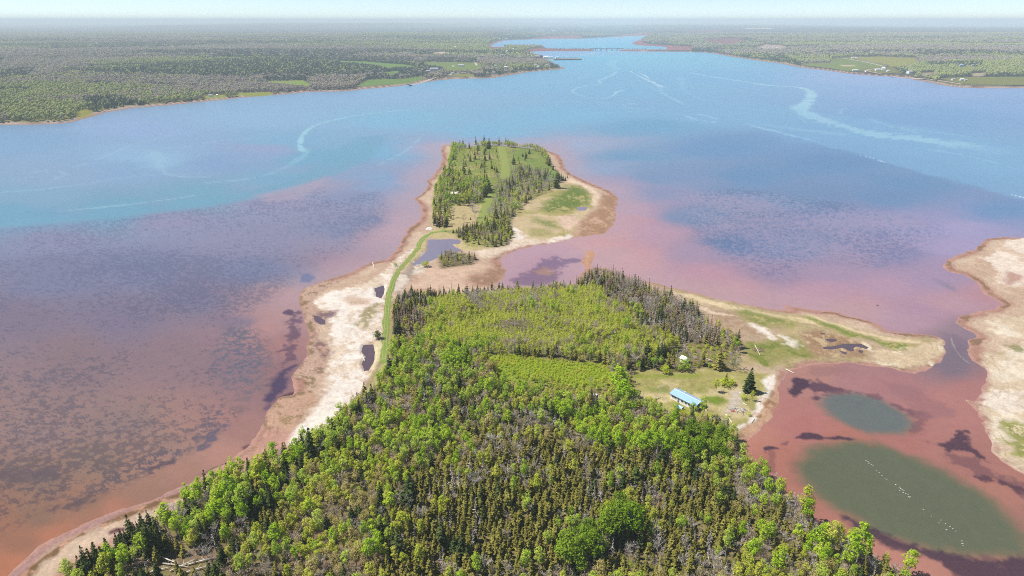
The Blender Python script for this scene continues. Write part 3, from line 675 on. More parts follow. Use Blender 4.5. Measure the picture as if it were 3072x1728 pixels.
def streak(fr, pl, w0, w1, rgb, op=.8, ragged=.5):
    P_ = curve(poly(fr, *pl), 25)
    d, t = line_dist(P_, GX, GY, max(w0, w1) * 2 + 10)
    w = (w0 + (w1 - w0) * t) * .8
    nz = 1 + ragged * 6 * (NB * .6 + NW1 * .6)
    ends = smooth(0, .08, t) * smooth(1, .9, t)
    m = smooth(1.0, .45, d / np.maximum(w * nz, .3)) * op * (.25 + .75 * ends) * smooth(.10, .42, NB * .8 + NW1 * .5 + .5)
    cx, cy = P_.mean(0)
    WC[:] = WC + (seen_to_real(rgb, math.hypot(cx, cy), K_WATER) - WC) * m[..., None]
LT = (152, 206, 218)
streak('P', [(1535, 270), (1510, 225), (1525, 175), (1580, 130), (1660, 105), (1780, 80), (1920, 62), (2100, 45)], 7, 4, LT, .85, .3)
streak('P', [(1520, 235), (1545, 262), (1500, 300), (1440, 340)], 5, 10, (140, 190, 212), .5)
streak('P', [(770, 250), (800, 310), (820, 360), (900, 385), (1100, 385)], 16, 4, (150, 188, 212), .55)
streak('P', [(280, 400), (330, 370), (240, 355), (120, 370)], 10, 4, (150, 185, 208), .5)
streak('P', [(-50, 470), (300, 440), (700, 380), (1000, 370)], 5, 5, (145, 185, 210), .45)
streak('P', [(1290, 505), (1360, 540), (1480, 555), (1650, 565)], 3, 4, (128, 132, 165), .6)
streak('P', [(200, 1440), (240, 1370), (330, 1330), (430, 1310)], 1.5, 1.2, (112, 104, 122), .6, .2)
streak('P', [(210, 1430), (280, 1390), (380, 1375), (430, 1390)], 1.5, 1.2, (112, 104, 122), .6, .2)
streak('Q', [(870, 25), (1000, 50), (1150, 72), (1300, 95), (1430, 102), (1490, 120), (1510, 150), (1480, 180), (1450, 205), (1470, 235)], 5, 26, (162, 206, 222), .9, .35)
streak('Q', [(1440, 190), (1450, 215), (1500, 250), (1620, 285), (1750, 325), (1900, 350), (2100, 370), (2400, 420)], 20, 40, (150, 198, 220), .8, .6)
streak('Q', [(1180, 292), (1330, 325), (1480, 365), (1560, 380)], 14, 5, (146, 192, 218), .7)
streak('Q', [(1240, 288), (1400, 310), (1560, 330), (1700, 345)], 14, 22, (140, 188, 216), .5)
streak('Q', [(1800, 262), (1870, 290), (1960, 312), (2050, 335)], 6, 9, (145, 185, 216), .65)
streak('Q', [(1740, 444), (1800, 455), (1880, 484)], 1.2, 1.2, (206, 216, 228), .8, .8)
streak('Q', [(2500, 640), (2560, 655), (2620, 670)], 1.4, 1.4, (214, 220, 230), .8, .8)
streak('Q', [(850, 240), (880, 250), (940, 270), (1040, 280)], 8, 4, (158, 200, 222), .75)
streak('Q', [(860, 238), (930, 240), (980, 248), (1030, 265)], 5, 9, (158, 200, 222), .7)
streak('Q', [(560, 190), (580, 205), (640, 212), (700, 215)], 5, 2, (156, 200, 222), .6)
streak('Q', [(580, 187), (620, 188), (630, 190)], 5, 5, (165, 208, 226), .7)
streak('Q', [(530, 20), (500, 45), (440, 70), (450, 88), (380, 95), (320, 110), (305, 128), (350, 145), (400, 158), (500, 160)], 10, 4, (155, 204, 224), .75)
streak('Q', [(465, 160), (510, 145), (530, 125), (560, 118)], 4, 9, (165, 210, 226), .8)
streak('Q', [(0, 170), (200, 175), (400, 178), (600, 182)], 4, 6, (142, 192, 220), .5)
streak('Q', [(850, 50), (860, 100), (900, 140), (1010, 180)], 18, 5, (140, 190, 218), .6)
streak('Q', [(740, 95), (760, 130), (800, 155), (880, 190)], 10, 4, (148, 196, 222), .6)
streak('Q', [(600, 26), (640, 48), (680, 66), (740, 95), (770, 105)], 4, 12, (182, 214, 232), .7, .4)
streak('Q', [(600, 24), (660, 40), (690, 60)], 2.0, 5, (214, 230, 240), .75, .3)
streak('Q', [(1650, 240), (1660, 215), (1700, 205)], 6, 3, (148, 190, 216), .5)
streak('L', [(1980, 500), (1850, 560), (1920, 640), (1700, 680), (1520, 690)], 40, 10, (150, 202, 222), .5)
streak('L', [(1460, 466), (1560, 440), (1700, 415)], 8, 12, (190, 222, 236), .8, .3)
streak('L', [(1800, 400), (1880, 405), (1920, 415)], 16, 16, (180, 218, 232), .8, .3)
streak('L', [(1800, 365), (1740, 330), (1600, 320)], 12, 12, (170, 210, 230), .7, .3)
streak('L', [(2000, 490), (2100, 460), (2250, 445)], 12, 6, (158, 202, 226), .6, .3)
streak('L', [(1240, 632), (1400, 632), (1560, 628)], 6, 2, (165, 205, 228), .6, .3)
streak('L', [(450, 290), (700, 285), (860, 282)], 30, 20, (170, 210, 232), .6, .3)
for a in ([(60, 400), (400, 330), (700, 215), (1000, 150)], [(900, 240), (1150, 200), (1400, 190)], [(200, 160), (600, 120), (1000, 100), (1500, 60)], [(1900, 330), (2050, 250), (2150, 150)], [(300, 560), (700, 520), (1050, 470)], [(1000, 420), (1300, 390), (1450, 330)]):
    streak('P', a, 3.5, 2.0, (150, 190, 212), .5, .9)
for a in ([(900, 80), (1200, 130), (1500, 180)], [(1600, 110), (1900, 150), (2300, 180)], [(1100, 200), (1400, 240), (1500, 300)], [(100, 90), (300, 70), (420, 30)], [(200, 250), (500, 230), (820, 215)], [(1900, 300), (2200, 340), (2560, 380)], [(2050, 410), (2300, 450), (2560, 520)], [(620, 60), (800, 160), (900, 210)]):
    streak('Q', a, 4.5, 2.5, (150, 194, 218), .5, .9)
# ponds behind the right bar, deep and green, with dark weed
wzone('F', [(2062, 1018), (2085, 992), (2150, 985), (2220, 1005), (2285, 1045), (2304, 1075), (2262, 1090), (2180, 1089), (2110, 1060)], (108, 115, 114), 4.0, 2.2)
wzone('F', [(2000, 1165), (2030, 1128), (2120, 1108), (2200, 1114), (2300, 1148), (2400, 1196), (2500, 1258), (2570, 1330), (2605, 1395), (2576, 1402), (2480, 1404), (2350, 1392), (2200, 1342), (2100, 1275), (2020, 1215)], (103, 109, 87), 5.0, 2.5)
WEED = (84, 62, 84)
wzone('G', [(1200, 870), (1300, 900), (1400, 950), (1500, 1000), (1640, 1050), (1850, 1120), (2100, 1180), (2400, 1190), (2700, 1180), (2700, 1420), (2400, 1420), (2050, 1320), (1950, 1240), (1750, 1170), (1560, 1120), (1400, 1040), (1280, 960)], WEED, 1.6, 2.5, .92)
wzone('G', [(2200, 1180), (2350, 1180), (2380, 1230), (2280, 1220)], (150, 100, 98), 2, 3, .6)
wzone('G', [(820, 290), (910, 250), (960, 252), (1080, 275), (1200, 275), (1300, 298), (1200, 302), (1060, 300), (940, 295)], WEED, .8, 1.6, .92)
wzone('G', [(612, 360), (640, 342), (690, 355), (715, 365), (650, 372), (620, 395)], WEED, .6, 1.2, .92)
wzone('G', [(740, 325), (800, 310), (790, 345), (750, 340)], (120, 76, 88), .8, 2, .7)
wzone('G', [(655, 390), (680, 390), (690, 540), (675, 540)], (140, 86, 90), .8, 2.5, .6)
wzone('G', [(800, 420), (850, 430), (880, 560), (840, 560), (810, 490)], (150, 100, 94), 1.5, 3, .5)
wzone('G', [(1810, 305), (1960, 330), (2050, 320), (2080, 240), (2120, 235), (2140, 310), (2220, 390), (2330, 480), (2290, 470), (2180, 400), (2060, 390), (2010, 400), (1950, 360)], WEED, 1.2, 3, .9)
wzone('G', [(1650, 50), (1750, 60), (1850, 120), (1820, 220), (1740, 250), (1760, 150)], (140, 88, 102), 2, 5, .7)
wzone('G', [(1960, 400), (2200, 430), (2400, 560), (2576, 640), (2576, 700), (2350, 620), (2150, 570), (2180, 540), (2050, 480)], (132, 84, 96), 1.6, 5, .75)
wzone('G', [(2180, 570), (2300, 570), (2450, 620), (2576, 670), (2576, 690), (2400, 640), (2250, 610)], (98, 66, 84), 1, 3, .85)
wzone('H', [(60, 1200), (100, 1170), (200, 1190), (190, 1240), (150, 1280), (80, 1310), (55, 1260)], WEED, 1.2, 2.5, .95)
wzone('H', [(180, 1230), (270, 1185), (320, 1220), (420, 1250), (490, 1265), (400, 1280), (280, 1290), (250, 1340), (230, 1300)], (92, 66, 92), 1.4, 3, .85)
wzone('H', [(280, 1290), (500, 1260), (720, 1300), (900, 1390), (1040, 1440), (960, 1449), (800, 1360), (600, 1300)], (128, 82, 100), 1.4, 5, .7)
wzone('H', [(200, 1090), (380, 1080), (520, 1110), (440, 1160), (300, 1170), (200, 1150)], (168, 110, 116), 2, 5, .6)
wzone('H', [(1170, 400), (1280, 440), (1370, 515), (1340, 510), (1230, 460)], (142, 128, 158), 2, 3, .7)
wzone('H', [(1240, 830), (1330, 830), (1440, 900), (1430, 1000), (1460, 1060), (1380, 1150), (1270, 1150), (1200, 1080), (1275, 990), (1255, 890)], (132, 110, 132), 3, 3, .8)
streak('H', [(1300, 850), (1320, 920), (1370, 1000), (1440, 1060)], 1.2, 1.0, (180, 164, 172), .6, .9)
wzone('A', [(1360, 1440), (1420, 1370), (1500, 1320), (1560, 1310), (1600, 1335), (1850, 1335), (1780, 1370), (1640, 1390), (1560, 1460)], (128, 102, 138), 3, 8, .8)
wzone('J', [(930, 110), (1060, 60), (1180, 10), (1320, 40), (1380, 90), (1300, 150), (1160, 180), (1000, 150)], (124, 98, 130), 3, 8, .75)
wzone('J', [(1160, 40), (1240, 10), (1330, 30), (1300, 60), (1200, 70)], (182, 136, 112), 3, 5, .7)
wzone('F', [(2225, 960), (2330, 985), (2400, 1030), (2350, 1060), (2280, 1020)], (162, 104, 116), 3, 6, .6)
for p in pools:
    d = sdf(p, GX, GY, 12)
    m = smooth(-2, 0, d)
    cy = p.mean(0)[1]
    wpaint(m, walb(128, 112, 134) if 600 < cy < 640 else (walb(140, 132, 160) if cy > 500 else walb(104, 84, 104)))
WC = np.clip(WC, .01, .8)
lum_ = (WC * [.28, .62, .10]).sum(-1, keepdims=True)
ruddy = smooth(1.0, .7, WC[..., 1] / WC[..., 0])[..., None]
WC += (lum_ - WC) * (.17 + .04 * ruddy)
WC[..., 2] *= 1 - .12 * ruddy[..., 0] * smooth(600, 250, GY)
WC *= (1 - .24 * smooth(265, 195, GY) * (GX < 0))[..., None]
WC[..., 0] *= 1 - .11 * ruddy[..., 0] * smooth(360, 320, GY) * (GX > 20)
WC *= (1 + .10 * NW2 + .05 * NB)[..., None]

# the air veils far land: the colours read there are cleared of it
T_ = np.maximum(np.exp(-HAZE_D * DG), .35)[..., None]
C = np.where((DF > -30)[..., None], np.clip((C * K_LAND - HAZE_C * (1 - T_)) / (K_LAND * T_), .02, .8), C)
lum_ = (C * [.25, .65, .10]).sum(-1, keepdims=True)
C += (lum_ - C) * (.5 * smooth(.9, .7, C[..., 1] / C[..., 0]) * (DF > -30))[..., None]
keep_w = np.minimum.reduce([GH[:-1, :-1], GH[1:, :-1], GH[:-1, 1:], GH[1:, 1:]]) < .3
water_me = grid_mesh('water', GX, GY, np.zeros_like(GX), keep_w, sheet_mat('water_surface', True), WC)
tag(link('water', water_me), kind='structure')
ground_me = grid_mesh('ground', GX, GY, GH, np.ones_like(keep_w), sheet_mat('ground_surface'), C)
tag(link('ground', ground_me), kind='structure')

def strip(name, fr_pts, width, mat, lift=.12, step=3.0, ragged=.4, label=None):
    """a path or road laid on the ground along a centre line"""
    c = curve(fr_pts, step)
    tan = np.gradient(c, axis=0); tan /= np.linalg.norm(tan, axis=1)[:, None]
    nor = np.stack([-tan[:, 1], tan[:, 0]], 1)
    cols = np.array([-1, -.5, 0, .5, 1.0])
    X = c[:, 0:1] + nor[:, 0:1] * cols * width / 2; Y = c[:, 1:2] + nor[:, 1:2] * cols * width / 2
    jit = RNG.normal(0, ragged, (len(c), 2))
    X[:, 0] += nor[:, 0] * jit[:, 0]; X[:, -1] += nor[:, 0] * jit[:, 1]; Y[:, 0] += nor[:, 1] * jit[:, 0]; Y[:, -1] += nor[:, 1] * jit[:, 1]
    Z = np.maximum(heights(X, Y)[0], .1)
    Z = np.maximum.reduce([Z, np.roll(Z, 1, 0), np.roll(Z, -1, 0)]) + lift
    Z[:, 0] -= lift * .8; Z[:, -1] -= lift * .8
    me = grid_mesh(name, X, Y, Z, np.ones((len(c) - 1, 4), bool), mat)
    return tag(link(name, me), kind='structure')

def path_mat(name, ca, cb, stripe):
    m, nt = new_mat(name); L = nt.links
    out = N(nt, 'ShaderNodeOutputMaterial'); b = N(nt, 'ShaderNodeBsdfPrincipled'); b.inputs['Roughness'].default_value = 1; b.inputs['Specular IOR Level'].default_value = .1
    geo = N(nt, 'ShaderNodeNewGeometry'); n1 = N(nt, 'ShaderNodeTexNoise'); n1.inputs['Scale'].default_value = stripe; n1.inputs['Detail'].default_value = 6; n1.inputs['Roughness'].default_value = .7
    L.new(geo.outputs['Position'], n1.inputs['Vector'])
    r = N(nt, 'ShaderNodeMapRange'); r.inputs[1].default_value = .35; r.inputs[2].default_value = .65; L.new(n1.outputs['Fac'], r.inputs[0])
    mx = N(nt, 'ShaderNodeMix', data_type='RGBA'); mx.inputs[6].default_value = (*ca, 1); mx.inputs[7].default_value = (*cb, 1); L.new(r.outputs[0], mx.inputs[0])
    L.new(mx.outputs[2], b.inputs['Base Color']); L.new(b.outputs[0], out.inputs[0])
    return m
M_TRACK = path_mat('mown_grass', alb(128, 158, 66), alb(164, 178, 98), .55)
M_TRACK2 = path_mat('rough_grass', alb(160, 158, 98), alb(196, 184, 140), .6)
M_TRACK3 = path_mat('bright_mown_grass', alb(148, 164, 78), alb(166, 172, 96), .4)
M_RUT = path_mat('worn_wheel_rut', alb(176, 176, 108), alb(192, 186, 126), .5)
M_GRAVEL = path_mat('gravel_road', alb(222, 204, 186), alb(206, 184, 164), .3)
trk = [at('A', 470, 1060), at('A', 330, 1075), at('A', 250, 1120), at('A', 190, 1200)] + [at('B', x, y, .6) for x, y in ((1390, -20), (1300, 85), (1225, 180), (1185, 280), (1158, 400), (1148, 550), (1140, 670), (1132, 780), (1128, 860))]
strip('grass_track', trk, 3.9, M_TRACK)
for off in (-.9, .9):
    c = curve(trk[2:], 4); t_ = np.gradient(c, axis=0); t_ /= np.linalg.norm(t_, axis=1)[:, None]
    strip('wheel_rut', [(p[0] - q[1] * off, p[1] + q[0] * off) for p, q in zip(c[::4], t_[::4])], .55, M_RUT, .17, 3, .1)
strip('grass_track', [at('B', x, y, .6) for x, y in ((1128, 855), (1110, 920), (1060, 1010), (985, 1100), (930, 1160))], 4.0, M_TRACK2, .12)
strip('grass_track', [at('A', x, y, 2) for x, y in ((1015, 200), (1035, 270), (1055, 360), (1062, 450), (1050, 530))], 10, M_TRACK3, .15)
strip('grass_track', [at('A', x, y, 2) for x, y in ((905, 680), (880, 760), (840, 860), (812, 970))], 8, M_TRACK3, .15)
def road(fr, pl, w):
    strip('road', [at(fr, x, y, 5) for x, y in pl], w, M_GRAVEL, .6, 25, .3)
road('M', [(1240, 422), (1400, 432), (1520, 446), (1680, 465), (1800, 482), (1900, 498), (1960, 508)], 9)
road('M', [(770, 253), (860, 266), (980, 286), (1100, 312), (1200, 338)], 9)
road('M', [(985, 378), (1000, 366), (1060, 356), (1100, 352)], 8)
road('M', [(1030, 382), (1100, 394), (1150, 404)], 8)
road('M', [(860, 389), (960, 388), (1030, 384)], 7)
road('K1', [(500, 636), (600, 612), (690, 590), (745, 576)], 10)
road('K1', [(800, 566), (870, 553), (950, 543), (1020, 535)], 8)
road('K1', [(1010, 460), (1015, 480), (1022, 496)], 9)
road('K1', [(1004, 362), (1012, 348), (1020, 336)], 26)
# ------------------------------------------------------------------ tree prototypes (a trunk mesh and a crown mesh each)
def unit(v): return v / (np.linalg.norm(v, axis=-1, keepdims=True) + 1e-9)

def leaf_quads(P, size, rg, up=.6, asp=.7, out=None):
    n = len(P)
    nr = unit(rg.normal(0, .55, (n, 3)) + np.array([0, 0, up]) + (0 if out is None else out * .9))
    t = unit(np.cross(nr, rg.normal(0, 1, (n, 3))))
    b = np.cross(nr, t)
    s = (size * rg.uniform(.6, 1.3, n))[:, None]
    return np.stack([P - t * s - b * s * asp * .4, P + t * s * .2 - b * s * asp, P + t * s + b * s * asp * .3, P - t * s * .2 + b * s * asp], 1)

def spruce(seed, H, R, levels=15, dens=8, droop=.28, dead=False):
    rg = np.random.default_rng(seed); tr, cr = MB(), MB()
    lean = rg.normal(0, .012, 2) * H
    tr.tube([(0, 0, -.4), (lean[0] * .4, lean[1] * .4, H * .5), (lean[0], lean[1], H)], [.02 * H, .014 * H, .004 * H], 5)
    Q = []
    for k in range(levels):
        f = (k + rg.uniform(-.3, .3)) / levels
        z = H * (.10 + .88 * max(f, 0) ** .92)
        r = R * (1 - z / H) ** .62 * rg.uniform(.72, 1.18) + .05 * R
        m = max(4, int(dens * (1 - .45 * f)))
        a0 = rg.uniform(0, 6.28)
        for j in range(m):
            if rg.random() < (.45 if dead else .1): continue
            a = a0 + j * 6.283 / m + rg.normal(0, .22)
            rr = r * rg.uniform(.65, 1.2)
            c, s = math.cos(a), math.sin(a)
            base = np.array([lean[0] * f, lean[1] * f, z])
            tip = base + np.array([c * rr, s * rr, -rr * droop * rg.uniform(.3, 1.5)])
            mid = base * .45 + tip * .55 + np.array([0, 0, rr * .10])
            sd = np.array([-s, c, 0]) * rr * (.14 if dead else .33) * rg.uniform(.7, 1.3)
            dz = np.array([0, 0, -rr * .16])
            Q += [[base, mid + sd + dz, tip, mid + np.array([0, 0, .05 * rr])], [base, mid + np.array([0, 0, .05 * rr]), tip, mid - sd + dz]]
            if not dead:
                for q in range(2):
                    w = base * (.7 - .35 * q) + tip * (.3 + .35 * q)
                    a2 = a + rg.choice([-1, 1]) * rg.uniform(.5, .9); l2 = rr * rg.uniform(.3, .5)
                    t2 = w + np.array([math.cos(a2) * l2, math.sin(a2) * l2, -l2 * .35])
                    s2 = np.array([-math.sin(a2), math.cos(a2), -.3]) * l2 * .38
                    Q.append([w, (w + t2) / 2 + s2, t2, (w + t2) / 2 - s2])
    top = np.array([lean[0], lean[1], H])
    for a in rg.uniform(0, 6.28, 5):
        d = np.array([math.cos(a), math.sin(a), 0]) * R * .16
        Q.append([top + [0, 0, H * .03], top + d + [0, 0, -H * .03], top + d * .8 + [0, 0, -H * .07], top + [0, 0, -H * .05]])
    cr.quads(np.array(Q))
    return tr, cr

def leafy(seed, H, R, z0=.35, clumps=15, leaves=42, size=.24, loose=.5, flat=1.0, stems=1):
    rg = np.random.default_rng(seed); tr, cr = MB(), MB()
    ch = H * (1 - z0) / 2; cz = H * z0 + ch
    cents = []
    for i in range(clumps):
        for _ in range(30):
            d = unit(rg.normal(0, 1, 3)); q = d * rg.uniform(.35, .9) ** .6
            p = np.array([q[0] * R * .78, q[1] * R * .78, cz + q[2] * ch * .82])
            if p[2] > H * z0 * .9 and all(np.linalg.norm(p - c) > R * .42 for c in cents): break
        cents.append(p)
    cents[0] = np.array([rg.normal(0, .1) * R, rg.normal(0, .1) * R, H * .93])
    for s in range(stems):
        b = rg.normal(0, .25 * (stems > 1), 2) * R
        tp = np.array([rg.normal(0, .06) * H, rg.normal(0, .06) * H, H * .8]) + np.array([b[0], b[1], 0])
        tr.tube([(b[0], b[1], -.4), tuple((np.array([b[0], b[1], 0]) * .5 + tp * .5) + rg.normal(0, .03 * H, 3) * [1, 1, 0]), tuple(tp)], [.016 * H, .011 * H, .004 * H], 5)
    for c in cents[1:]:
        f = rg.uniform(.35, .7)
        st = np.array([0, 0, c[2] * f])
        tr.tube([tuple(st), tuple((st + c) / 2 + rg.normal(0, .05, 3) * R + [0, 0, -.04 * H]), tuple(c)], [.007 * H, .005 * H, .002 * H], 3)
    for c in cents:
        rc = R * rg.uniform(.25, .46) * (1 + .3 * loose)
        n = int(leaves * rg.uniform(.6, 1.3))
        d = unit(rg.normal(0, 1, (n, 3))); rad = rc * rg.uniform(.2, 1, n) ** (.45)
        cr.quads(leaf_quads(c + d * rad[:, None] * np.array([1, 1, .8 * flat]), size * R / 2.0, rg, .95, .7, unit(d + .8 * unit(c - np.array([0, 0, cz - .2 * ch])))))
    return tr, cr

def bare(seed, H, R, n1=11, twigs=9, leaves=0, upright=.9):
    """leafless tree: limbs and fine twigs make the crown"""
    rg = np.random.default_rng(seed); tr, cr = MB(), MB()
    tp = np.array([rg.normal(0, .05) * H, rg.normal(0, .05) * H, H * .92])
    tr.tube([(0, 0, -.4), tuple(tp * .5 + [rg.normal(0, .02) * H, 0, 0]), tuple(tp)], [.017 * H, .011 * H, .003 * H], 5)
    Q = []
    for i in range(n1):
        f = rg.uniform(.22, .85); st = tp * f
        a = i * 2.4 + rg.normal(0, .3); l = R * (1.25 - .7 * f) * rg.uniform(.7, 1.1)
        en = st + np.array([math.cos(a) * l, math.sin(a) * l, l * upright * rg.uniform(.5, 1.3)])
        md = (st + en) / 2 + np.array([0, 0, -.06 * l])
        tr.tube([tuple(st), tuple(md), tuple(en)], [.006 * H, .004 * H, .002 * H], 3)
        for j in range(twigs):
            g = rg.uniform(.25, 1); w = st * (1 - g) + en * g
            d = unit(unit(en - st) + rg.normal(0, .6, 3) + [0, 0, .35]); l2 = R * rg.uniform(.22, .5)
            t2 = w + d * l2; s = unit(np.cross(d, rg.normal(0, 1, 3))) * max(.022, .006 * H)
            Q.append([w - s, w + s, t2 + s * .5, t2 - s * .5])
            for _ in range(3):
                g2 = rg.uniform(.3, 1); w2 = w * (1 - g2) + t2 * g2
                d2 = unit(d + rg.normal(0, .7, 3)); s2 = unit(np.cross(d2, rg.normal(0, 1, 3))) * .016
                t3 = w2 + d2 * l2 * .6
                Q.append([w2 - s2, w2 + s2, t3 + s2, t3 - s2])
    Q = np.array(Q)
    if leaves:
        P = Q[rg.integers(0, len(Q), leaves), 2] + rg.normal(0, .08, (leaves, 3))
        Q = np.concatenate([Q, leaf_quads(P, .10, rg)])
    cr.quads(Q)
    return tr, cr

def la(r, g, b): return np.array([r, g, b])
M_BARK = plain('spruce_bark', (.10, .075, .055), .95, .3, 4); M_PALE = plain('aspen_bark', (.42, .40, .34), .9, .35, 3)
M_GREYBARK = plain('grey_bark', (.30, .27, .25), .95, .3, 3); M_BROWNBARK = plain('brown_bark', (.16, .12, .09), .95, .3, 3)
LM = {
    'olive': leaf_mat('olive_needles', (.205, .195, .040), (.315, .285, .070), .25, .4),
    'dark': leaf_mat('dark_green_needles', (.052, .078, .024), (.095, .120, .036), .15, .45),
    'brownn': leaf_mat('brown_needles', (.25, .175, .105), (.36, .265, .18), .15, .5),
    'bright': leaf_mat('bright_green_leaves', (.32, .50, .022), (.50, .62, .055), .5, .4),
    'mid': leaf_mat('mid_green_leaves', (.31, .46, .034), (.52, .60, .11), .5, .4),
    'yellow': leaf_mat('yellow_green_leaves', (.46, .52, .05), (.60, .60, .11), .5, .35),
    'young': leaf_mat('young_birch_leaves', (.54, .62, .045), (.66, .70, .10), .5, .3),
    'orange': leaf_mat('orange_brown_buds', (.42, .36, .11), (.52, .44, .18), .38, .35),
    'oliveleaf': leaf_mat('dark_olive_leaves', (.13, .155, .028), (.15, .18, .035), .25, .4),
    'lime': leaf_mat('lime_green_leaves', (.50, .60, .03), (.60, .68, .06), .5, .25),
    'vivid': leaf_mat('vivid_green_leaves', (.17, .28, .015), (.24, .34, .03), .42, .45),
    'grey': leaf_mat('grey_twigs', (.42, .37, .32), (.56, .50, .45), .1, .3),
    'pink': leaf_mat('brown_twigs', (.42, .33, .25), (.52, .43, .34), .15, .3),
}
# key: kind name, adjective for labels, maker, variants, leaf material, bark, nominal height
SPEC = {
    'olive': ('spruce_tree', 'olive green spruce', lambda s: spruce(s, 6.6, 1.75, 14, 9, .35), 5, 'olive', M_BARK, 6.4),
    'dark': ('spruce_tree', 'dark green spruce', lambda s: spruce(s, 9.0, 2.1, 16, 9), 4, 'dark', M_BARK, 9.0),
    'brown': ('dead_spruce', 'brown dying spruce', lambda s: spruce(s, 8.0, 1.2, 15, 7, .3, False), 3, 'brownn', M_BROWNBARK, 8.0),
    'snag': ('dead_spruce', 'bare grey dead spruce', lambda s: spruce(s, 7.5, 1.2, 15, 8, .15, True), 3, 'grey', M_GREYBARK, 7.5),
    'aspen': ('aspen_tree', 'bright green aspen', lambda s: leafy(s, 9.5, 2.0, .30, 14, 52, .22, .6), 5, 'bright', M_PALE, 9.5),
    'aspen2': ('aspen_tree', 'mid green aspen', lambda s: leafy(s, 9.0, 1.9, .28, 13, 50, .22, .6), 4, 'mid', M_PALE, 9.0),
    'yellow': ('birch_tree', 'yellow green birch', lambda s: leafy(s, 7.5, 1.75, .22, 13, 48, .22, .6), 4, 'yellow', M_PALE, 7.5),
    'young': ('birch_tree', 'pale yellow green young birch', lambda s: leafy(s, 5.0, 1.2, .2, 11, 26, .21, .9), 5, 'young', M_PALE, 5.0),
    'orange': ('maple_tree', 'orange brown budding maple', lambda s: leafy(s, 7.5, 2.2, .25, 20, 38, .14, .7), 4, 'orange', M_BROWNBARK, 7.5),
    'round': ('apple_tree', 'dark olive round tree', lambda s: leafy(s, 5.0, 2.7, .10, 20, 64, .15, .4), 1, 'oliveleaf', M_BROWNBARK, 5.0),
    'maple': ('maple_tree', 'vivid green maple', lambda s: leafy(s, 12.0, 4.4, .30, 34, 66, .13, -.2), 3, 'vivid', M_GREYBARK, 12.0),
    'bareg': ('bare_tree', 'leafless grey tree', lambda s: bare(s, 7.0, 2.1, 12, 9), 4, 'grey', M_GREYBARK, 7.0),
    'barep': ('bare_tree', 'leafless pinkish brown tree', lambda s: bare(s, 6.6, 2.0, 13, 9, 160), 4, 'pink', M_BROWNBARK, 6.6),
    'shrub': ('shrub', 'yellow green shrub', lambda s: leafy(s, 2.2, 1.5, .05, 11, 34, .17, .6, 1, 3), 3, 'lime', M_BROWNBARK, 2.2),
    'shrubd': ('shrub', 'olive shrub', lambda s: leafy(s, 2.6, 1.7, .05, 11, 32, .19, .6, 1, 3), 3, 'mid', M_BROWNBARK, 2.6),
    'shrubb': ('shrub', 'leafless brown shrub', lambda s: bare(s, 2.4, 1.5, 14, 8, 60, .8), 3, 'pink', M_BROWNBARK, 2.4),
}
PROTO = {}
protos_col = bpy.data.collections.new('tree_kinds')       # kept out of the scene, read by the woodland scatter
PKEYS = []
for ki, (key, sp) in enumerate(SPEC.items()):
    PROTO[key] = []
    for v in range(sp[3]):
        tr, cr = sp[2](100 * ki + v)
        tm = tr.mesh(sp[0] + '_trunk', sp[5]); cm = cr.mesh(sp[0] + '_crown', LM[sp[4]])
        both = bpy.data.meshes.new(sp[0])
        both.from_pydata(tr.v + cr.v, [], tr.f + [tuple(i + tr.n for i in f) for f in cr.f])
        both.materials.append(sp[5]); both.materials.append(LM[sp[4]])
        both.polygons.foreach_set('material_index', np.array([0] * len(tr.f) + [1] * len(cr.f), dtype=np.int32))
        po = bpy.data.objects.new('k%03d' % len(PKEYS), both); protos_col.objects.link(po)
        PROTO[key].append((tm, cm, len(PKEYS))); PKEYS.append((key, v))

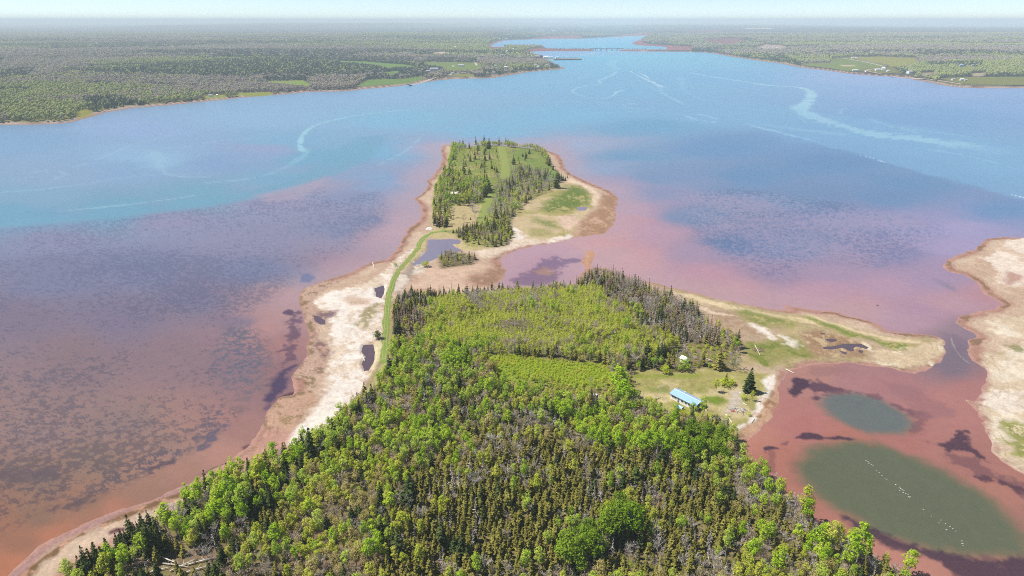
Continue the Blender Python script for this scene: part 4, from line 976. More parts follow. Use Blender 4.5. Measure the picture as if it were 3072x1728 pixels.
# ------------------------------------------------------------------ which trees stand where
TREES = []       # x, y, z, key, scale_xy, scale_z, rot, landmark label or None, region
REG = [   # later ones override: polygon, mix of kinds, spacing in metres, scale range, words for labels
    (forest_poly, dict(aspen2=3, olive=3, bareg=1.2, orange=1.5, dark=1, yellow=2, barep=1, snag=.6), 2.9, (.75, 1.1), 'in the mixed wood'),
    (poly('J', (-40, 640), (300, 690), (780, 740), (780, 960), (1000, 1010), (1250, 1000), (1500, 1060), (1640, 1160), (1900, 1180), (2050, 1200), (2050, 1431), (-60, 1431), (-200, 1100)), dict(aspen=3.6, aspen2=3.6, yellow=2.2, olive=1.8, dark=1.1, bareg=1.7, orange=1.2, snag=.7, barep=1.6), 2.8, (.65, 1.2), 'in the mixed wood left of the cottage clearing'),
    (poly('E', (-420, 60), (150, 160), (500, 150), (960, 250), (960, 600), (500, 640), (150, 500), (-300, 420), (-620, 380)), dict(aspen=3.4, aspen2=3.6, yellow=2.4, orange=1.4, olive=1.1, bareg=1.5, barep=1.2, dark=.5), 2.8, (.65, 1.2), 'in the leafy wood behind the white sand'),
    (poly('D', (560, 1400), (720, 1262), (1000, 1060), (1250, 930), (1560, 720), (1900, 560), (2200, 420), (2350, 325), (2460, 300), (2576, 560), (2300, 700), (2000, 1000), (1700, 1200), (1700, 1420)), dict(aspen=4, aspen2=2.2, yellow=1.6, dark=2.0, olive=1.6, bareg=1.2, snag=.5), 3.2, (.8, 1.25), 'along the lower left shore'),
    (poly('D', (500, 1400), (740, 1250), (1000, 1030), (1220, 1040), (1250, 1180), (1000, 1230), (820, 1320), (760, 1420)), dict(dark=5, olive=2, snag=.6), 3.0, (.8, 1.15), 'in the dark spruce clump on the lower left shore'),
    (poly('D', (1150, 1190), (1500, 1160), (1690, 1180), (1660, 1400), (1000, 1400)), dict(snag=1.6, bareg=1.6, olive=1.4, shrubb=2, dark=.4), 4.4, (.7, 1.0), 'in the fallen timber at the lower left'),
    (poly('E', (-300, 520), (200, 420), (480, 560), (760, 820), (800, 1000), (560, 1060), (400, 1400), (-500, 1400), (-420, 900)), dict(orange=3, yellow=3.8, aspen2=1.8, aspen=1.4, olive=1.6, barep=1.6, dark=.6, bareg=.7), 2.8, (.65, 1.15), 'in the yellow and orange wood at the lower left'),
    (poly('E', (420, 820), (640, 640), (960, 560), (1250, 470), (1640, 400), (1900, 470), (2576, 510), (2760, 700), (2960, 1000), (3000, 1400), (300, 1400), (440, 1080)), dict(olive=11, dark=.6, snag=1.1, bareg=1.1, aspen2=.5, yellow=.7), 2.75, (.55, 1.25), 'in the dense spruce stand'),
    (poly('E', (1640, 280), (2000, 270), (2576, 250), (2576, 500), (2000, 470), (1850, 400)), dict(aspen=5, yellow=1.6, aspen2=2, olive=1, orange=.7), 3.1, (.8, 1.1), 'in the leafy band above the spruce stand'),
    (poly('J', (720, 785), (900, 795), (1080, 820), (1450, 845), (1800, 870), (1820, 1010), (1700, 1085), (1500, 1075), (1250, 1035), (1000, 1010), (840, 990), (760, 900)), dict(shrub=1), 1.5, (.38, .66), 'in the bright shrub meadow'),
    (poly('J', (60, 690), (180, 420), (220, 300), (430, 255), (600, 235), (1000, 205), (1500, 195), (1700, 180), (1800, 300), (2050, 470), (2060, 560), (2260, 600), (2240, 800), (1950, 860), (1800, 850), (1450, 800), (1080, 770), (780, 760), (450, 730)), dict(young=15, yellow=.8, barep=1.0, bareg=.3, aspen=.15), 1.6, (.62, .92), 'in the young birch wood'),
    (poly('J', (500, 200), (1000, 200), (1300, 230), (1250, 330), (1000, 400), (700, 430), (560, 330)), dict(barep=3, bareg=1.5, young=7), 1.8, (.6, .8), 'in the bare patch of the young birch wood'),
    (poly('J', (880, 540), (1150, 540), (1280, 640), (1100, 700), (900, 640)), dict(barep=3, young=8, bareg=.6), 1.8, (.6, .8), 'in the bare patch of the young birch wood'),
    (poly('J', (-120, 300), (30, 255), (430, 262), (440, 300), (230, 330), (200, 430), (230, 560), (190, 690), (80, 720), (-100, 760), (-120, 500)), dict(dark=1.6, olive=3.0, brown=3.4, snag=1.4, yellow=1.2, bareg=.6), 2.9, (.55, .9), 'in the dark spruces beside the grass track'),
    (poly('J', (430, 262), (600, 240), (1000, 212), (1500, 196), (1560, 205), (1000, 226), (440, 280)), dict(dark=4, olive=2, young=2), 4.6, (.55, 1.0), 'in the row of spruces along the pale sand flat'),
    (poly('J', (1480, 205), (1570, 130), (1640, 80), (1820, 90), (2000, 160), (2300, 290), (2480, 360), (2620, 460), (2740, 620), (2760, 800), (2500, 780), (2350, 700), (2250, 600), (2080, 560), (2050, 450), (1800, 300), (1700, 200)), dict(olive=2.4, brown=2.6, snag=2.0, bareg=1.5, barep=1.4, dark=.9, young=.4), 2.8, (.75, 1.2), 'in the brown spruces above the right marsh'),
    (poly('J', (820, 960), (1000, 980), (1250, 1005), (1500, 1045), (1680, 1060), (1800, 990), (1880, 1120), (1740, 1190), (1500, 1180), (1230, 1140), (960, 1110), (820, 1090), (840, 990)), dict(yellow=2, young=3, aspen2=1, shrub=1.5, bareg=.4), 2.5, (.5, .75), 'beside the bright shrub meadow'),
    (poly('C', (480, 720), (620, 640), (900, 560), (1260, 640), (1250, 780), (900, 800), (640, 830)), dict(shrub=2, shrubd=1.4, young=1.2, olive=1.2, shrubb=1.0, bareg=.7), 4.2, (.7, 1.1), 'among the bushes behind the cottage'),
    (poly('C', (480, 1140), (700, 1150), (900, 1190), (1000, 1230), (1150, 1310), (1180, 1330), (1000, 1340), (700, 1310), (500, 1290)), dict(shrub=5, shrubd=1.5, young=1.4, olive=.3), 2.4, (.55, 1.0), 'in the leafy thicket in front of the cottage'),
    (poly('G', (620, 590), (700, 655), (780, 750), (850, 840), (930, 920), (1000, 1000), (1200, 1070), (1350, 1150), (1450, 1230), (1700, 1400), (500, 1400), (420, 1100), (500, 800)), dict(olive=4.5, bareg=2.4, snag=1.6, aspen=1.6, yellow=1.6, barep=1.0), 3.3, (.75, 1.1), 'beside the green pond'),
    (poly('G', (800, 1080), (1200, 1075), (1350, 1150), (1450, 1230), (1700, 1400), (700, 1400)), dict(aspen=3, yellow=3, bareg=2, barep=1, olive=1.6, shrubb=1), 3.3, (.75, 1.1), 'in the leafy corner below the green pond'),
]
ISLE = [
    (isle_poly, None, 6, (1, 1), ''),
    (poly('A', (505, 190), (600, 180), (660, 250), (640, 350), (560, 420), (490, 420), (470, 380)), dict(aspen=4, aspen2=2, yellow=2), 3.2, (.65, .9), 'on the left shoulder of the far island'),
    (poly('A', (610, 195), (900, 185), (1250, 205), (1450, 255), (1500, 330), (1490, 420), (1440, 330), (1380, 270), (1230, 235), (900, 215)), dict(yellow=3, young=3, aspen2=1.4, barep=1.6), 3.2, (.75, 1.05), 'along the far shore of the island'),
    (poly('A', (560, 250), (900, 230), (1000, 300), (1000, 520), (800, 560), (560, 560), (480, 480)), dict(dark=.8, young=2.4, yellow=2.4, shrub=3, shrubd=2, olive=.6, barep=1.4), 8, (.5, .9), 'on the island meadow'),
    (poly('A', (390, 600), (450, 450), (700, 560), (880, 560), (900, 700), (760, 800), (600, 810), (350, 830), (340, 700)), dict(dark=1.0, yellow=3.6, aspen2=2.8, aspen=1, barep=1.2, olive=.8), 4.3, (.75, 1.1), 'around the island cottage'),
    (poly('A', (340, 830), (480, 800), (500, 960), (480, 1012), (335, 1010)), dict(dark=1.4, brown=1.2, olive=1.5, yellow=1.5, aspen2=1.2), 4.5, (.7, 1.05), 'on the left edge of the island'),
    (poly('A', (1060, 520), (1150, 450), (1280, 430), (1600, 520), (1620, 590), (1500, 660), (1400, 710), (1250, 790), (1200, 850), (1080, 980), (930, 930), (940, 700)), dict(bareg=4.4, barep=3.6, olive=1.6, dark=.7, brown=.8, snag=.8, yellow=.7, aspen2=.5), 4.7, (.7, 1.05), 'in the grey thicket on the island slope'),
    (poly('A', (560, 1100), (760, 1000), (1080, 960), (1150, 1090), (1060, 1200), (880, 1225), (650, 1185)), dict(olive=3, dark=1.6, yellow=2, young=1.4, barep=2, shrubd=1), 3.3, (.65, .95), 'in the thicket at the near end of the island'),
    (poly('A', (390, 1320), (520, 1275), (640, 1290), (770, 1335), (740, 1395), (430, 1425)), dict(olive=1.4, shrubd=3, barep=2, bareg=2, yellow=1, shrubb=2), 3.0, (.6, .85), 'on the bushy islet beside the lilac pool'),
]
TRACKS = curve(trk, 4)
TRK_A = curve([at('A', x, y, 2) for x, y in ((1015, 200), (1055, 360), (1050, 530))], 6)
TRK_B = curve([at('A', x, y, 2) for x, y in ((905, 680), (880, 760), (840, 860), (812, 970))], 6)
TRK_C = curve([at('B', x, y, .6) for x, y in ((1128, 855), (1110, 920), (1060, 1010), (985, 1100), (930, 1160))], 4)
BLOCK = []     # x, y, r kept free of scattered trees (houses, hand placed trees)

def plant(X, Y, Z, key, s, sz=None, label=None, where='', rot=None):
    TREES.append([X, Y, Z, key, s, sz or s, rnd.uniform(0, 6.28) if rot is None else rot, label, where])

def tree(fr, x, y, hpx, key, label=None, where='', wide=1.0):
    """one tree whose foot and height were read in the photograph"""
    X, Y, Z = g_at(fr, x, y)
    h = hpx * FR[fr][2] / (px_per_m(X, Y, Z) * math.cos(math.atan2(CAM_H, Y)))
    s = h / SPEC[key][6]
    plant(X, Y, Z, key, s * wide, s, label, where)
    BLOCK.append((X, Y, 1.2 * s * wide))

EYE = None
# ---- trees that stand out in the photograph
tree('B', 1084, 664, 66, 'round', 'dark olive round tree standing alone between the grass track and the white sand')
tree('C', 1345, 985, 212, 'dark', 'tall dark spruce standing alone by the pond beach right of the cottage', wide=1.25)
tree('C', 1140, 905, 95, 'dark', 'small dark spruce rising from bushes left of the tall lone spruce')
tree('C', 1048, 985, 125, 'yellow', 'small yellow green birch on the grass behind the blue roofed cottage')
tree('C', 1140, 930, 70, 'shrub', 'yellow green shrub at the foot of the small dark spruce', wide=1.2)
tree('C', 1195, 915, 50, 'shrub', 'low yellow green shrub left of the tall lone spruce', wide=1.2)
tree('C', 1378, 1065, 95, 'yellow', 'little yellow green birch on the beach below the tall lone spruce', wide=.9)
tree('C', 1300, 1050, 50, 'shrub', 'pale yellow green shrub below the tall lone spruce')
tree('C', 1350, 1200, 36, 'shrub', 'small yellow green shrub beside the driftwood pile', wide=.9)
tree('C', 1080, 1275, 75, 'dark', 'small dark spruce at the forest corner below the driftwood pile')
tree('C', 160, 1020, 260, 'aspen', 'tall bright green aspen at the left edge of the cottage clearing', wide=1.6)
tree('C', 205, 1095, 215, 'aspen', 'broad bright green aspen in front at the left edge of the cottage clearing', wide=1.7)
tree('C', 235, 1180, 90, 'dark', 'dark spruce below the bright aspens at the clearing edge', wide=1.4)
tree('C', 345, 1200, 150, 'olive', 'slender olive spruce at the near left corner of the cottage clearing')
tree('C', 850, 1150, 70, 'shrubd', 'dark bush growing against the near corner of the cottage porch')
tree('C', 425, 695, 175, 'dark', 'tall dark pine with layered boughs left of the white shed', wide=1.3)
tree('C', 235, 440, 160, 'aspen', 'round bright green aspen rising above the young birch wood', wide=1.0)
tree('C', 345, 790, 90, 'aspen', 'dark green round aspen at the meadow edge below the layered pine', wide=1.3)
tree('C', 755, 780, 90, 'shrubd', 'olive bush in front of the white shed', wide=1.2)
tree('C', 590, 815, 75, 'shrub', 'yellow green shrub casting shade left of the white shed path')
tree('C', 930, 745, 120, 'olive', 'olive spruce standing right of the white shed')
tree('C', 1075, 780, 190, 'olive', 'tall olive spruce at the edge of the bushes left of the grey tree')
tree('C', 1205, 775, 150, 'bareg', 'broad leafless grey tree at the marsh edge behind the tall lone spruce', wide=1.4)
tree('C', 855, 242, 52, 'dark', 'small round dark spruce at the beach end of the brown spruces', wide=1.5)
tree('C', 765, 222, 60, 'dark', 'dark spruce second from the beach end of the brown spruces', wide=1.2)
for x, y, h, w in ((1720, 1280, 270, .95), (1900, 1250, 240, .85), (1850, 1130, 210, .85), (2010, 1090, 270, .9), (2190, 1070, 270, .95), (2090, 930, 210, .85)):
    tree('E', x, y, h, 'maple', None, 'in the big maple clump inside the spruce stand', w)
for x, y, h, w in ((60, 320, 170, .9), (170, 350, 185, .95), (270, 370, 180, .9), (340, 400, 150, .85), (230, 470, 180, .9), (110, 470, 190, .9), (-10, 420, 180, .9), (10, 540, 170, .85), (300, 500, 150, .85), (-100, 380, 160, .85)):
    tree('G', x, y, h, 'maple', None, 'in the vivid green clump below the cottage', w)
for x, y, h, k, w in ((605, 660, 200, 'aspen', .85), (500, 660, 180, 'aspen', .8), (640, 720, 130, 'aspen', 1.0), (900, 920, 250, 'yellow', .95), (930, 960, 200, 'aspen', .9), (1110, 1180, 240, 'yellow', 1.1), (1010, 1150, 200, 'aspen', .9), (1300, 1260, 300, 'aspen', 1.15), (1240, 1300, 220, 'aspen', 1.0), (1690, 1330, 180, 'aspen', 1.15), (1520, 1280, 120, 'yellow', .8), (700, 1340, 220, 'aspen', 1.0), (510, 1240, 180, 'aspen', 1.0), (1190, 1250, 200, 'bareg', .8), (830, 880, 170, 'bareg', .8)):
    tree('G', x, y, h, k, None, 'on the shore of the green pond', w)
for x, y, h, k, w in ((1160, 420, 180, 'bareg', 1.2), (1110, 260, 160, 'orange', 1.0), (480, 330, 120, 'orange', 1.2), (640, 400, 130, 'barep', 1.2), (520, 800, 230, 'dark', 1.3), (760, 1130, 230, 'dark', .9), (1075, 560, 130, 'snag', 1.2), (1020, 930, 180, 'snag', .9), (850, 740, 220, 'snag', .8), (1490, 120, 120, 'dark', 1.0), (1540, 140, 160, 'dark', 1.0), (1580, 130, 150, 'dark', .9), (1630, 1040, 160, 'aspen', .7), (1260, 850, 150, 'olive', 1), (470, 1040, 190, 'yellow', 1.1), (600, 1050, 140, 'yellow', 1.0), (1380, 640, 190, 'aspen', .7)):
    tree('E', x, y, h, k, None, 'beside the dense spruce stand', w)
for x, y, h, k, w in ((1410, 800, 130, 'aspen', 1.0), (1500, 830, 190, 'aspen', 1.2), (1600, 740, 110, 'aspen', 1.0), (1760, 850, 280, 'aspen', 1.0), (1850, 900, 250, 'aspen2', 1.0), (1890, 600, 150, 'dark', .8), (1990, 640, 220, 'yellow', 1.25), (1680, 700, 150, 'young', .9), (1280, 900, 90, 'dark', .9), (1360, 900, 80, 'dark', .9), (2350, 480, 250, 'dark', 1.0), (2420, 430, 150, 'dark', 1.0), (2250, 400, 110, 'aspen', .8), (2520, 340, 190, 'dark', .9), (1010, 1090, 200, 'dark', .9), (1080, 1150, 200, 'dark', .9), (1150, 1170, 240, 'dark', 1.0), (1220, 1160, 190, 'dark', .9), (930, 1180, 150, 'dark', 1.1), (830, 1260, 140, 'dark', 1.0), (800, 1330, 200, 'dark', 1.0), (640, 1325, 50, 'dark', 1.0)):
    tree('D', x, y, h, k, None, 'on the lower left shore', w)
for x, y, h, k in ((985, 1130, 130, 'olive'), (1040, 1160, 150, 'dark'), (905, 1260, 110, 'dark'), (800, 1400, 140, 'dark'), (860, 1320, 100, 'olive'), (600, 1449, 110, 'dark'), (740, 1449, 110, 'dark'), (1240, 640, 160, 'dark'), (1210, 600, 120, 'brown'), (1330, 640, 170, 'brown'), (1210, 520, 110, 'olive'), (1280, 480, 110, 'brown')):
    tree('B', x, y, h, k, None, 'at the edge of the white sand')
for x, y, h, k in ((575, 235, 85, 'dark'), (540, 215, 30, 'dark'), (380, 245, 80, 'dark'), (350, 250, 60, 'dark'), (725, 205, 40, 'dark'), (755, 200, 40, 'dark'), (790, 200, 70, 'dark'), (850, 195, 65, 'dark'), (880, 190, 60, 'olive'), (925, 195, 40, 'dark'), (1005, 185, 70, 'olive'), (1140, 200, 80, 'dark'), (1210, 205, 70, 'dark'), (1240, 200, 75, 'snag'), (1315, 195, 75, 'dark'), (1345, 190, 70, 'dark'), (1405, 180, 65, 'dark'), (1460, 170, 55, 'olive'), (240, 250, 70, 'dark'), (310, 255, 60, 'olive'), (130, 270, 75, 'dark'), (180, 265, 70, 'brown'), (445, 235, 95, 'snag'), (660, 212, 40, 'olive'), (690, 210, 35, 'olive')):
    tree('J', x, y, h, k, None, 'on the skyline of the young birch wood before the sand flat')
# island
for x, y, h, k, w in ((465, 152, 80, 'dark', 1.2), (425, 128, 45, 'dark', 1.2), (545, 198, 92, 'dark', .9), (630, 150, 110, 'dark', .8), (735, 152, 122, 'dark', 1.3), (795, 198, 138, 'dark', 1.3), (925, 158, 105, 'dark', 1.1), (1012, 135, 78, 'olive', .9), (1046, 172, 88, 'dark', .9), (656, 218, 88, 'dark', 1.3), (618, 335, 110, 'dark', .8), (670, 350, 130, 'barep', 1.0), (745, 348, 105, 'dark', 1.0), (737, 270, 90, 'olive', .8), (806, 335, 98, 'dark', .9), (855, 250, 70, 'young', .9), (890, 240, 60, 'dark', .9),
        (475, 530, 185, 'dark', .9), (550, 522, 85, 'dark', 1.2), (500, 420, 60, 'dark', 1.2), (230, 525, 125, 'dark', 1.3), (295, 545, 145, 'dark', 1.4), (178, 620, 95, 'dark', 1.6), (390, 590, 95, 'dark', 1.3), (330, 645, 95, 'olive', 1.2), (560, 360, 95, 'dark', 1.1), (1113, 395, 110, 'dark', 1.4), (1228, 300, 50, 'dark', 1.6), (1268, 318, 95, 'dark', 1.2), (1256, 345, 40, 'olive', 1.4), (1312, 262, 68, 'dark', 1.4), (1105, 265, 66, 'barep', 1.2), (1335, 360, 56, 'barep', 1.3), (1168, 388, 100, 'aspen2', .9), (1185, 392, 50, 'olive', 1),
        (1320, 525, 118, 'dark', 1.1), (1420, 525, 85, 'dark', 1.1), (1448, 540, 60, 'dark', 1.1), (1512, 610, 158, 'dark', 1.1), (1662, 700, 225, 'dark', 1.1), (1690, 620, 110, 'dark', 1.2), (1720, 608, 98, 'dark', 1.1), (1745, 606, 70, 'dark', 1.2), (1772, 606, 60, 'dark', 1.2), (1798, 570, 40, 'dark', 1.1), (1570, 415, 110, 'dark', 1.6), (1535, 390, 70, 'olive', 1.4), (1615, 470, 70, 'dark', 1.2), (1645, 485, 40, 'olive', 1),
        (833, 455, 62, 'dark', 1.6), (895, 500, 72, 'dark', 1.6), (915, 630, 140, 'barep', 1.3), (770, 720, 190, 'dark', 1.4), (745, 815, 170, 'dark', 1.5), (800, 760, 160, 'dark', 1.2), (700, 445, 65, 'dark', 1.5), (738, 425, 85, 'olive', 1.2), (710, 520, 80, 'bareg', 1.2), (515, 770, 120, 'dark', 1.2), (560, 740, 80, 'dark', 1.2), (430, 650, 95, 'dark', .9), (350, 890, 150, 'dark', 1.0), (240, 920, 130, 'dark', 1.2), (415, 920, 120, 'olive', .8), (487, 925, 155, 'yellow', 1.5), (640, 870, 190, 'bareg', 1.2), (660, 760, 200, 'bareg', 1.0), (615, 1085, 175, 'bareg', 1.2), (590, 1000, 150, 'barep', 1.1), (480, 1140, 110, 'barep', .9), (560, 1105, 40, 'dark', 1.1), (345, 1080, 140, 'barep', .9),
        (130, 1195, 130, 'brown', 1.2), (165, 1195, 150, 'dark', 1.0), (200, 1195, 140, 'brown', 1.2), (235, 1195, 150, 'olive', 1.1), (262, 1190, 130, 'dark', 1.0), (110, 1150, 110, 'dark', 1.2), (245, 1060, 120, 'dark', 1.1), (180, 1080, 150, 'brown', 1.0), (945, 1065, 265, 'brown', .8), (880, 1090, 200, 'olive', .8), (800, 1070, 130, 'bareg', 1.5), (860, 1225, 130, 'dark', 1.1), (640, 1210, 95, 'dark', 1.2), (750, 1120, 80, 'dark', 1.0), (705, 1190, 60, 'brown', 1.0), (340, 1278, 58, 'dark', 1.2), (385, 1278, 58, 'dark', 1.2), (435, 1312, 100, 'olive', 1.0), (500, 1300, 110, 'olive', 1.0), (550, 1235, 60, 'dark', 1.0), (1100, 1050, 120, 'olive', .9), (1035, 1040, 110, 'olive', .9), (1185, 970, 60, 'shrubd', 1.2), (1135, 930, 70, 'shrubd', 1.5), (1010, 1130, 90, 'olive', 1.0), (1265, 890, 130, 'olive', .9), (1100, 680, 150, 'dark', 1.0), (1060, 720, 150, 'dark', 1.0), (1200, 620, 140, 'dark', .9), (1165, 680, 110, 'olive', .9)):
    tree('N', x, y, h, k, None, 'on the far island', w)
for x, y, h in ((255, 1410, 60), (470, 1275, 30)):
    tree('A', x, y, h, 'shrubd', 'small round olive bush on the sand left of the bushy islet' if x < 300 else 'tiny olive bush on the islet crest beside the lilac pool', wide=1.2)
tree('B', 1215, 120, 26, 'shrubd', 'low olive bush on the sand left of the grass track', wide=1.3)

# ---- scattered trees of the woods
def bands(P_):
    lo, hi = P_.min(0), P_.max(0)
    return lo, hi

def scatter(regions, base, step, default_first=True):
    lo, hi = base.min(0), base.max(0)
    lo = np.maximum(lo, (-190, 118)); hi = np.minimum(hi, (260, 1100))
    gx, gy = np.meshgrid(np.arange(lo[0], hi[0], step), np.arange(lo[1], hi[1], step))
    X = (gx + RNG.uniform(-.48, .48, gx.shape) * step).ravel(); Y = (gy + RNG.uniform(-.48, .48, gx.shape) * step).ravel()
    inside = sdf(base, X, Y) > .6
    X, Y = X[inside], Y[inside]
    reg = np.zeros(len(X), int)
    for i, r in enumerate(regions):
        reg[sdf(r[0], X, Y, 1) + (fbm(X, Y, 14, 2, 5) - .5) * 8 > 0] = i
    d, _ = line_dist(TRACKS, X, Y, 30); d2, _ = line_dist(TRK_A, X, Y, 30); d3, _ = line_dist(TRK_B, X, Y, 30); d4, _ = line_dist(TRK_C, X, Y, 30)
    free = (d > 4.5) & (d2 > 8) & (d3 > 7) & (d4 > 4)
    free &= sdf(clear_poly, X, Y, 6) < -1.0
    for bx, by, br in BLOCK:
        free &= np.hypot(X - bx, Y - by) > br
    Z = heights(X, Y)[0]
    free &= Z > .3
    clump = fbm(X, Y, 12, 2, 55)
    order = RNG.permutation(len(X))
    cell = {}
    for i in order:
        r = regions[reg[i]]
        if not free[i] or r[1] is None: continue
        sp = r[2]
        cx, cy = int(X[i] // 6), int(Y[i] // 6)
        near = [q for a in (-1, 0, 1) for b in (-1, 0, 1) for q in cell.get((cx + a, cy + b), ())]
        keys = list(r[1]); w = np.array([r[1][k] for k in keys], float)
        w = w * np.array([(.12 + 4.0 * vnoise(np.array([X[i] / 13]), np.array([Y[i] / 13]), 200 + list(SPEC).index(k))[0] ** 2.4) for k in keys])
        key = keys[int(RNG.choice(len(keys), p=w / w.sum()))]
        big = {'maple': 1.6, 'aspen': 1.15, 'aspen2': 1.15, 'orange': 1.2}.get(key, 1.0)
        if any((X[i] - q[0]) ** 2 + (Y[i] - q[1]) ** 2 < (sp * .82 * (big + q[2]) / 2 * .9) ** 2 for q in near): continue
        cell.setdefault((cx, cy), []).append((X[i], Y[i], big))
        s = RNG.uniform(*r[3]) * (.82 + .36 * clump[i])
        plant(X[i], Y[i], Z[i], key, s * RNG.uniform(.88, 1.15), s * RNG.uniform(.9, 1.15), None, r[4])

for h in (('C', 780, 1060, 13), ('C', 765, 700, 5), ('J', 1655, 1120, 5)):
    X, Y, Z = g_at(*h[:3]); BLOCK.append((X, Y, h[3]))
X, Y, Z = g_at('A', 545, 690); BLOCK.append((X, Y, 9))
for fx, fy in ((1300, 1230), (1450, 1300), (1250, 1300)):
    X, Y, Z = g_at('D', fx, fy); BLOCK.append((X, Y, 4))
scatter(REG, forest_poly, 1.1)
scatter(ISLE, isle_poly, 1.8)
scatter([(ISLE[-1][0], *ISLE[-1][1:])], ISLE[-1][0], 1.6)

# ---- the largest in view become objects of their own, the rest is the woodland mass
LIMIT = 290
KIND = lambda t: SPEC[t[3]][0]
def seen_size(t):
    return SPEC[t[3]][6] * t[5] * px_per_m(t[0], t[1])
in_view = []
for t in TREES:
    fx, fy = photo_px(t[0], t[1], t[2] + SPEC[t[3]][6] * t[5] * .7)
    t.append(fx); t.append(fy)
single, rest, count = [], [], {}
for t in sorted(TREES, key=lambda t: (t[7] is None and 'island' not in t[8] and 'beside the dense' not in t[8], -seen_size(t))):
    vis = -.01 < t[9] < 1.01 and -.01 < t[10] < 1.005
    k = KIND(t)
    if vis and count.get(k, 0) < LIMIT:
        count[k] = count.get(k, 0) + 1; single.append(t)
    else:
        rest.append(t)

# labels: by look and wood, and where nothing else tells them apart by their place in the photograph
groups = {}
for t in single:
    if t[7]: continue
    groups.setdefault((SPEC[t[3]][1], t[8]), []).append(t)
ONES = 'zero one two three four five six seven eight nine ten eleven twelve thirteen fourteen fifteen sixteen seventeen eighteen nineteen'.split()
TENS = '- - twenty thirty forty fifty sixty seventy eighty ninety'.split()
def pct(v):
    n = min(max(int(round(v * 100)), 0), 99)
    return ONES[n] if n < 20 else TENS[n // 10] + ('' if n % 10 == 0 else '-' + ONES[n % 10])
for (adj, where), L in groups.items():
    if len(L) == 1:
        L[0][7] = adj + ' ' + where; continue
    cells = {}
    for t in L:
        cells.setdefault((pct(t[9]), pct(t[10])), []).append(t)
    hs = sorted(SPEC[t[3]][6] * t[5] for t in L)
    for (cx, cy), M in cells.items():
        M.sort(key=lambda t: t[9])
        for i, t in enumerate(M):
            h = SPEC[t[3]][6] * t[5]
            size = 'tall ' if h > hs[int(len(hs) * .72)] else ('small ' if h < hs[int(len(hs) * .28)] else '')
            side = '' if len(M) == 1 else (('left one, ', 'right one, ')[i] if len(M) == 2 else ('%s of %d, ' % (['leftmost', 'second', 'third', 'fourth', 'fifth', 'sixth', 'seventh'][min(i, 6)], len(M))))
            t[7] = None
            w = where.split()
            base = size + adj
            t[7] = '%s %s, %s%s percent across, %s down' % (base, where, side, cx, cy)
            if len(t[7].replace('-', ' ').split()) > 14:
                t[7] = '%s, %s%s percent across, %s down' % (base, side, cx, cy)
for t in single:
    X, Y, Z, key, s, sz, rot, label, where = t[:9]
    tm, cm, _ = PROTO[key][rnd.randrange(len(PROTO[key]))]
    e = empty(SPEC[key][0], (X, Y, Z), rot); e.scale = (s, s, sz)
    cat = 'shrub' if 'shrub' in key else 'tree'
    grp = {'spruce_tree': 'spruces', 'dead_spruce': 'dead and dying spruces', 'aspen_tree': 'aspens', 'birch_tree': 'birches', 'maple_tree': 'maples', 'bare_tree': 'leafless trees', 'shrub': 'shrubs', 'apple_tree': 'round trees'}[SPEC[key][0]] + (' on the island' if 'island' in (where or '') else ' on the near land')
    tag(e, label, cat, grp)
    link('stems' if cat == 'shrub' else 'trunk', tm, e)
    link('foliage' if cat == 'shrub' else 'crown', cm, e)

def scatter_mesh(name, rows, coll, label=None):
    """points with a kind, turn and size each; the kinds stand on them as instances (uncountable mass)"""
    me = bpy.data.meshes.new(name)
    P_ = np.array([[r[0], r[1], r[2]] for r in rows], np.float32)
    me.vertices.add(len(P_)); me.vertices.foreach_set('co', P_.ravel())
    for nm, ty, arr in (('pick', 'INT', np.array([r[3] for r in rows], np.int32)), ('turn', 'FLOAT', np.array([r[4] for r in rows], np.float32)), ('wide', 'FLOAT', np.array([r[5] for r in rows], np.float32)), ('high', 'FLOAT', np.array([r[6] for r in rows], np.float32))):
        a = me.attributes.new(nm, ty, 'POINT'); a.data.foreach_set('value', arr)
    o = tag(link(name, me), label, None, None, 'stuff')
    ng = bpy.data.node_groups.new(name + '_scatter', 'GeometryNodeTree')
    ng.interface.new_socket('Geometry', in_out='INPUT', socket_type='NodeSocketGeometry')
    ng.interface.new_socket('Geometry', in_out='OUTPUT', socket_type='NodeSocketGeometry')
    nn = ng.nodes; L = ng.links
    gi, go = nn.new('NodeGroupInput'), nn.new('NodeGroupOutput')
    ci = nn.new('GeometryNodeCollectionInfo'); ci.inputs['Collection'].default_value = coll
    ci.inputs['Separate Children'].default_value = True; ci.inputs['Reset Children'].default_value = True
    ip = nn.new('GeometryNodeInstanceOnPoints'); ip.inputs['Pick Instance'].default_value = True
    def named(n, t):
        a = nn.new('GeometryNodeInputNamedAttribute'); a.data_type = t; a.inputs['Name'].default_value = n
        return a.outputs['Attribute']
    cr = nn.new('ShaderNodeCombineXYZ'); L.new(named('turn', 'FLOAT'), cr.inputs[2])
    cs = nn.new('ShaderNodeCombineXYZ'); w = named('wide', 'FLOAT'); L.new(w, cs.inputs[0]); L.new(w, cs.inputs[1]); L.new(named('high', 'FLOAT'), cs.inputs[2])
    L.new(gi.outputs[0], ip.inputs['Points']); L.new(ci.outputs[0], ip.inputs['Instance'])
    L.new(named('pick', 'INT'), ip.inputs['Instance Index'])
    L.new(cr.outputs[0], ip.inputs['Rotation']); L.new(cs.outputs[0], ip.inputs['Scale'])
    L.new(ip.outputs[0], go.inputs[0])
    md = o.modifiers.new('scatter', 'NODES'); md.node_group = ng
    return o
rows = [(t[0], t[1], t[2], PROTO[t[3]][rnd.randrange(len(PROTO[t[3]]))][2], t[6], t[4], t[5]) for t in rest]
scatter_mesh('woodland', rows, protos_col)
print('trees', len(TREES), 'single', len(single), count)

